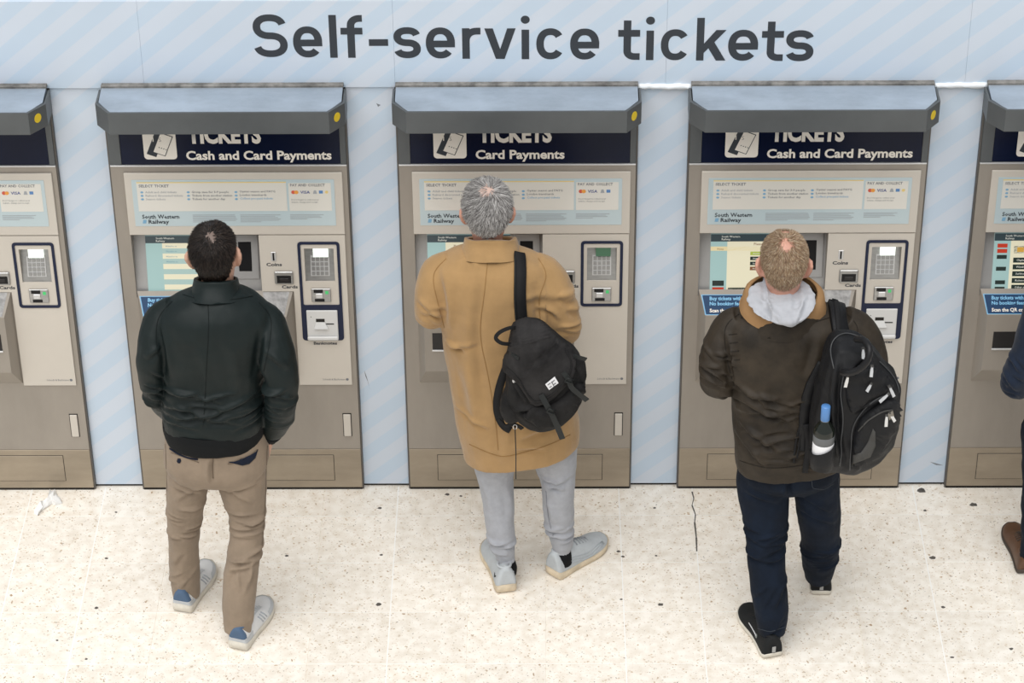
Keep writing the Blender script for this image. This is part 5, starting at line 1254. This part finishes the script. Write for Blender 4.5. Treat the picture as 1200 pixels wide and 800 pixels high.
# ---- canvas rucksack of the man in the coat
out = [(607, 381), (618, 377), (631, 379), (648, 392), (662, 404), (676, 416), (685, 431), (686, 452), (680, 473), (667, 489), (650, 499), (630, 500), (612, 494), (599, 481), (593, 462), (594, 440), (599, 415), (602, 395)]
me = pillow(out, -.785, .17, PROF, seed=2.0)
folds(me, [fold_px(600, 480, 640, 470, -.85, .008, .012), fold_px(612, 486, 650, 480, -.85, .006, .012), fold_px(655, 480, 682, 455, -.85, .006, .012), fold_px(600, 445, 618, 470, -.85, .007, .012)])
bv = bvh_of(me)
R = bag_root('canvas_rucksack', me, B_CANV, 'black canvas rucksack hanging from the shoulder of the man in the camel coat', 'backpack')
def bk(name, mb, m, smooth=True, parent=None):
    return kid(name, mb.mesh(name, smooth=smooth), m, parent or R)
fl_me = patch(bv, curve_px([(606, 380), (619, 376), (633, 380), (649, 394), (664, 408), (671, 423), (669, 441), (656, 457), (641, 469), (628, 474), (617, 463), (607, 445), (593, 431), (598, 406), (606, 380)], 3)[:-1], .010, .012, 3.0, 2).mesh('flap', smooth=True)
folds(fl_me, [fold_px(612, 384, 640, 440, -.88, .006, .012), fold_px(604, 410, 622, 440, -.88, .005, .010), fold_px(625, 385, 660, 425, -.88, .005, .012)])
fl_ = kid('flap', fl_me, B_FLAP, R); bf = bvh_of(fl_me)
bk('flap_hem', ribbon(bf, curve_px([(594, 430), (607, 443), (618, 461), (628, 471), (641, 466), (655, 455), (667, 440), (669, 424), (662, 409)]), .006, .002), B_CANV)
bk('front_pocket', patch(bv, curve_px([(611, 486), (626, 477), (645, 474), (662, 462), (676, 449), (684, 452), (679, 471), (666, 487), (649, 497), (629, 498), (611, 486)], 2)[:-1], .008, .002, 3.5, 1, puff=.014), B_CANV)
lb = [(639, 450), (650, 441), (654.5, 448.5), (643.5, 456.5)]
bk('brand_label', patch(bf, lb, .0015, .001, 2.5, 0), B_LABEL, False)
ink = mat('label_ink', (.10, .10, .11), .8)
for (a, c) in (((642, 450.2), (645, 448)), ((646, 447.5), (650, 444.5)), ((644, 453.3), (646.4, 451.6)), ((648, 450.4), (651.6, 447.9)), ((646.5, 446.6), (649.5, 452.2))): bk('label_mark', ribbon(bf, [a, c], .0024, .0012, .0032, 1.5), ink, False)
def hang(name, pts, wd, th, m, ends=None):
    """free strap: flat band through points (u, v, y)"""
    P = [aty(u, v, y) for u, v, y in [tuple(q) for q in catmull(pts, 5)]]; rg = []
    for i, p in enumerate(P):
        t = (P[min(i + 1, len(P) - 1)] - P[max(i - 1, 0)]).normalized(); s = t.cross(Vector((0, 1, 0))).normalized(); n = Vector((0, -1, 0)); n = (n - t * n.dot(t)).normalized()
        rg.append([p + s * wd / 2 - n * th / 2, p + s * wd / 2 + n * th / 2, p - s * wd / 2 + n * th / 2, p - s * wd / 2 - n * th / 2])
    return bk(name, MB().rings(rg), m, False)
yb = [hit(bv, 640, 470)[0].y, hit(bv, 676, 445)[0].y]
h1 = hit(bf, 639, 464)[0]; h2 = hit(bf, 664, 441)[0]
hang('closing_strap', [(634, 462, h1.y - .004), (640, 473, h1.y - .016), (646, 484, h1.y - .022), (652, 497, h1.y - .022), (659, 514, h1.y - .012)], .021, .004, B_LEATH)
hang('closing_strap', [(660, 436, h2.y - .006), (666, 444, h2.y - .016), (670, 454, h2.y - .020), (679, 462, h2.y - .018), (688, 469, h2.y - .010)], .019, .004, B_LEATH)
for u, v, y in ((646, 482, h1.y - .028), (667, 446, h2.y - .024)):
    p = aty(u, v, y); bk('buckle', MB().tube([p + Vector((x, 0, z)) for x, z in ((-.016, -.004), (-.008, .012), (.016, .004), (.008, -.012), (-.016, -.004))], .0025, n=6), B_LEATH)
hang('side_tab', [(672, 417, -.84), (680, 419, -.845), (687, 421, -.84)], .014, .004, B_LEATH)
for o_, y_ in (([(588, 463), (598, 452), (610, 458), (616, 474), (609, 489), (596, 492), (587, 480)], -.80), ([(672, 420), (683, 425), (687, 438), (683, 446), (674, 440)], -.80)):
    kid('side_pocket', pillow(o_, y_, .085, PROF, .005, 3, .008, 5.0), B_CANV, R)
for q in ([(608, 384, -.80), (598, 384, -.815), (586, 389, -.82), (581, 396, -.82), (588, 402, -.815), (600, 403, -.80)],): hang('grab_loop', q, .014, .004, B_WEB)
bk('shoulder_strap', ribbon(bv_coat, curve_px([(608, 297), (609, 303), (609.5, 320), (609, 345), (610, 366), (612, 384)]), .046, .006, .003, 3.0), B_WEB)
bk('strap_edge', ribbon(bv_coat, curve_px([(602.5, 299), (603, 320), (603, 345), (605, 380)]), .004, .008, .004, 3.0), B_LEATH)
bk('lower_strap', ribbon(bv_coat, curve_px([(593, 430), (585, 455), (582, 478), (589, 497), (598, 503)]), .030, .005, .003, 3.0), B_WEB)
hang('lower_strap_end', [(584, 492, -.79), (592, 499, -.80), (600, 497, -.80), (607, 499, -.79), (612, 502, -.78)], .014, .006, B_WEB)
p = aty(603.5, 500, -.80); bk('strap_ring', MB().tube([p + Vector((.007 * math.cos(a), 0, .010 * math.sin(a))) for a in np.linspace(0, 2 * PI, 13)], .0016, n=6, cap=False), B_PULL)
p1 = aty(604.5, 561, -.80); bk('hanging_cord', MB().tube([p, p * .5 + p1 * .5 + Vector((.002, 0, 0)), p1], .0022, n=6), B_LEATH)
for u, v in ((604, 446), (643, 393)):
    h = hit(bv, u, v); bk('press_stud', MB().tube([h[0] - h[1] * .002, h[0] + h[1] * .010], .006, n=12), B_PULL, False)
bk('logo_patch', patch(bf, [(600, 413), (609, 418.5), (608, 422), (599, 416.5)], .002, .001, 3, 0), B_LEATH, False)

# ---- nylon backpack of the man in the waxed jacket
out = [(970, 404), (980, 394), (1000, 396), (1016, 402), (1030, 418), (1042, 432), (1053, 446), (1056, 468), (1050, 506), (1040, 524), (1024, 538), (997, 550), (978, 546), (957, 545), (949, 522), (949, 490), (955, 456), (962, 430)]
me = pillow(out, -1.05, .22, PROF, .0058, 4, .006, 4.0)
folds(me, [fold_px(985, 410, 990, 540, -1.1, -.010, .012), fold_px(998, 470, 1045, 450, -1.1, .009, .012), fold_px(996, 432, 1030, 440, -1.1, .010, .012), fold_px(1000, 425, 1022, 415, -1.1, -.012, .014), fold_px(1000, 500, 1003, 545, -1.1, .006, .010), fold_px(1010, 500, 1045, 490, -1.1, .005, .010)])
bv = bvh_of(me)
R = bag_root('nylon_backpack', me, B_NYL, 'black nylon backpack with silver zip pulls on the shoulder of the hooded man', 'backpack')
for pts in ([(984, 545), (986, 520), (988, 490), (986, 460), (989, 440)], [(996, 550), (997, 525), (999, 502), (1008, 485), (1024, 470), (1040, 462)], [(978, 432), (974, 412), (978, 398), (990, 391), (1004, 394)], [(1030, 424), (1042, 436), (1050, 448), (1053, 460)], [(1003, 536), (1012, 512), (1020, 498), (1034, 486), (1046, 480)]):
    bk('piping', ribbon(bv, curve_px(pts), .0042, .004, .001, 2.5), B_PIPE)
bk('top_pocket', patch(bv, curve_px([(990, 436), (1004, 430), (1022, 430), (1036, 438), (1046, 452), (1038, 460), (1018, 470), (1002, 484), (992, 470), (990, 436)], 2)[:-1], .008, .002, 4, 1, puff=.010), B_NYL)
fp = patch(bv, curve_px([(998, 545), (1000, 512), (1008, 490), (1026, 474), (1044, 466), (1052, 478), (1047, 505), (1036, 524), (1020, 537), (998, 545)], 2)[:-1], .010, .002, 4, 1, puff=.018).mesh('front_pocket', smooth=True)
kid('front_pocket', fp, B_NYL, R); bp = bvh_of(fp)
bk('grey_panel', patch(bp, [(1000, 533), (1009, 530), (1017, 518), (1023, 502), (1026, 506), (1026, 522), (1020, 535), (1000, 543.5)], .003, .001, 3, 0), B_GREYP)
bk('pocket_zip', ribbon(bp, curve_px([(1006, 505), (1018, 492), (1034, 482), (1046, 480)]), .005, .003, .001, 2), B_GREYP)
bk('brand_patch', patch(bp, [(1040, 485), (1046, 480.5), (1047.5, 487), (1042, 492)], .002, .001, 2.5, 0), mat('patch_tan', (.20, .18, .15), .7), False)
def pull(u0, v0, u1, v1, w=.011):
    a, c = hit(bv, u0, v0), hit(bv, u1, v1); n = Vector((0.15, -.8, .5)).normalized(); A, Bq = a[0] + n * .030, c[0] + n * .036; t = (Bq - A).normalized(); s = t.cross(n).normalized()
    rg = [[p + s * ww / 2, p + s * ww / 2 + n * .005, p - s * ww / 2 + n * .005, p - s * ww / 2] for p, ww in ((A, w * .5), (A * .75 + Bq * .25, w * .75), (A * .5 + Bq * .5, w), (Bq, w))]
    z = bk('zip_pull', MB().rings(rg), B_PULL, False)
    kid('slider', MB().tube([A - t * .004, A + t * .006], .006, n=8).mesh('slider'), B_GREYP, R)
for q in ((1008.5, 408, 1008, 420), (1019, 428, 1017, 441), (1018, 449, 1012, 458), (1039, 452, 1044, 464), (1038, 461, 1027, 470), (1036, 485, 1034.5, 499), (1039, 482, 1045, 493), (991, 439, 987, 453)): pull(*q)
# moulded handle
hp_ = [(1003, 397, -1.11), (1013, 399, -1.15), (1019, 409, -1.19), (1016, 423, -1.21), (1006, 433, -1.21), (994, 437, -1.20), (987, 436, -1.17)]
P = [aty(u, v, y) for u, v, y in [tuple(q) for q in catmull(hp_, 6)]]
bk('handle', MB().tube(P, [.0115 + .0016 * (i % 2) for i in range(len(P))], n=12), mat('black_rubber', (.008, .008, .009), .4, spec=.3))
bk('shoulder_strap', ribbon(bv_wax, curve_px([(979, 351), (980, 358), (981, 372), (984, 388), (987, 402)]), .066, .012, .003, 3.0), B_NYL)
bk('strap_webbing', ribbon(bv_wax, curve_px([(978, 352), (979, 372), (981, 392)]), .022, .004, .016, 3.0), B_WEB)
bk('lower_strap', ribbon(bv_wax, curve_px([(966, 425), (953, 448), (944, 478), (941, 510), (941, 528)]), .034, .008, .003, 3.0, widths=(.060, .026)), B_NYL)
bk('lower_strap', ribbon(bv_wax, curve_px([(944, 495), (947, 520), (943, 553)]), .022, .004, .010, 3.0), B_WEB)
bk('strap_cord', ribbon(bv_wax, curve_px([(938, 496), (933, 515), (930, 542)]), .008, .004, .003, 3.0), B_WEB)
bk('strap_cord', ribbon(bv_wax, curve_px([(941, 492), (936, 520), (934, 535)]), .006, .004, .006, 3.0), B_WEB)
# bottle standing in the side pocket
hb_ = hit(bv, 962, 525)[0]
yb = hb_.y - .034; bot = aty(963, 545, yb); top = aty(962, 475.5, yb); Hb = top.z - bot.z
def lathe(prof, n=24):
    return MB().rings([[Vector((r * math.cos(2 * PI * k / n), r * math.sin(2 * PI * k / n), z)) for k in range(n)] for r, z in prof])
kz = Hb / .30
bt = obj('wine_bottle', lathe([(r, z * kz) for r, z in ((.030, 0), (.0365, .004), (.0375, .02), (.0375, .168), (.0355, .188), (.027, .206), (.0175, .220), (.0145, .236), (.014, .296), (.010, .297))]).mesh('wine_bottle', smooth=True), mat('dark_bottle_glass', (.010, .013, .010), .08, spec=.5))
bt.location = bot; tag(bt, 'wine bottle with a blue cap in the side pocket of the nylon backpack', 'bottle')
obj('cap', lathe([(.0150, .232 * kz), (.0162, .234 * kz), (.0162, .297 * kz), (.0150, .300 * kz), (.004, .3005 * kz)]).mesh('cap', smooth=True), mat('blue_foil', (.085, .23, .52), .35), bt)
obj('neck_band', lathe([(.0152, .222 * kz), (.0158, .223 * kz), (.0156, .232 * kz), (.0150, .233 * kz)]).mesh('neck_band', smooth=True), mat('foil_grey', (.16, .2, .26), .4), bt)
obj('label', lathe([(.0376, .06 * kz), (.0380, .061 * kz), (.0380, .122 * kz), (.0376, .123 * kz)]).mesh('label', smooth=True), mat('bottle_label_white', (.78, .78, .80), .5), bt)
obj('label_band', lathe([(.0376, .124 * kz), (.0380, .125 * kz), (.0380, .160 * kz), (.0376, .161 * kz)]).mesh('label_band', smooth=True), mat('bottle_label_grey', (.12, .125, .13), .5), bt)
rg = []
for z, r in ((-.006, .030), (-.003, .041), (.03, .044), (.095 * kz, .0455), (.098 * kz, .044), (.09 * kz, .040)):
    rg.append([bot + Vector((r * math.cos(a), r * math.sin(a), z + (.020 * math.cos(a) if z > .05 else 0))) for a in np.linspace(0, 2 * PI, 25)[:-1]])
bk('bottle_pocket', MB().rings(rg), B_NYL)
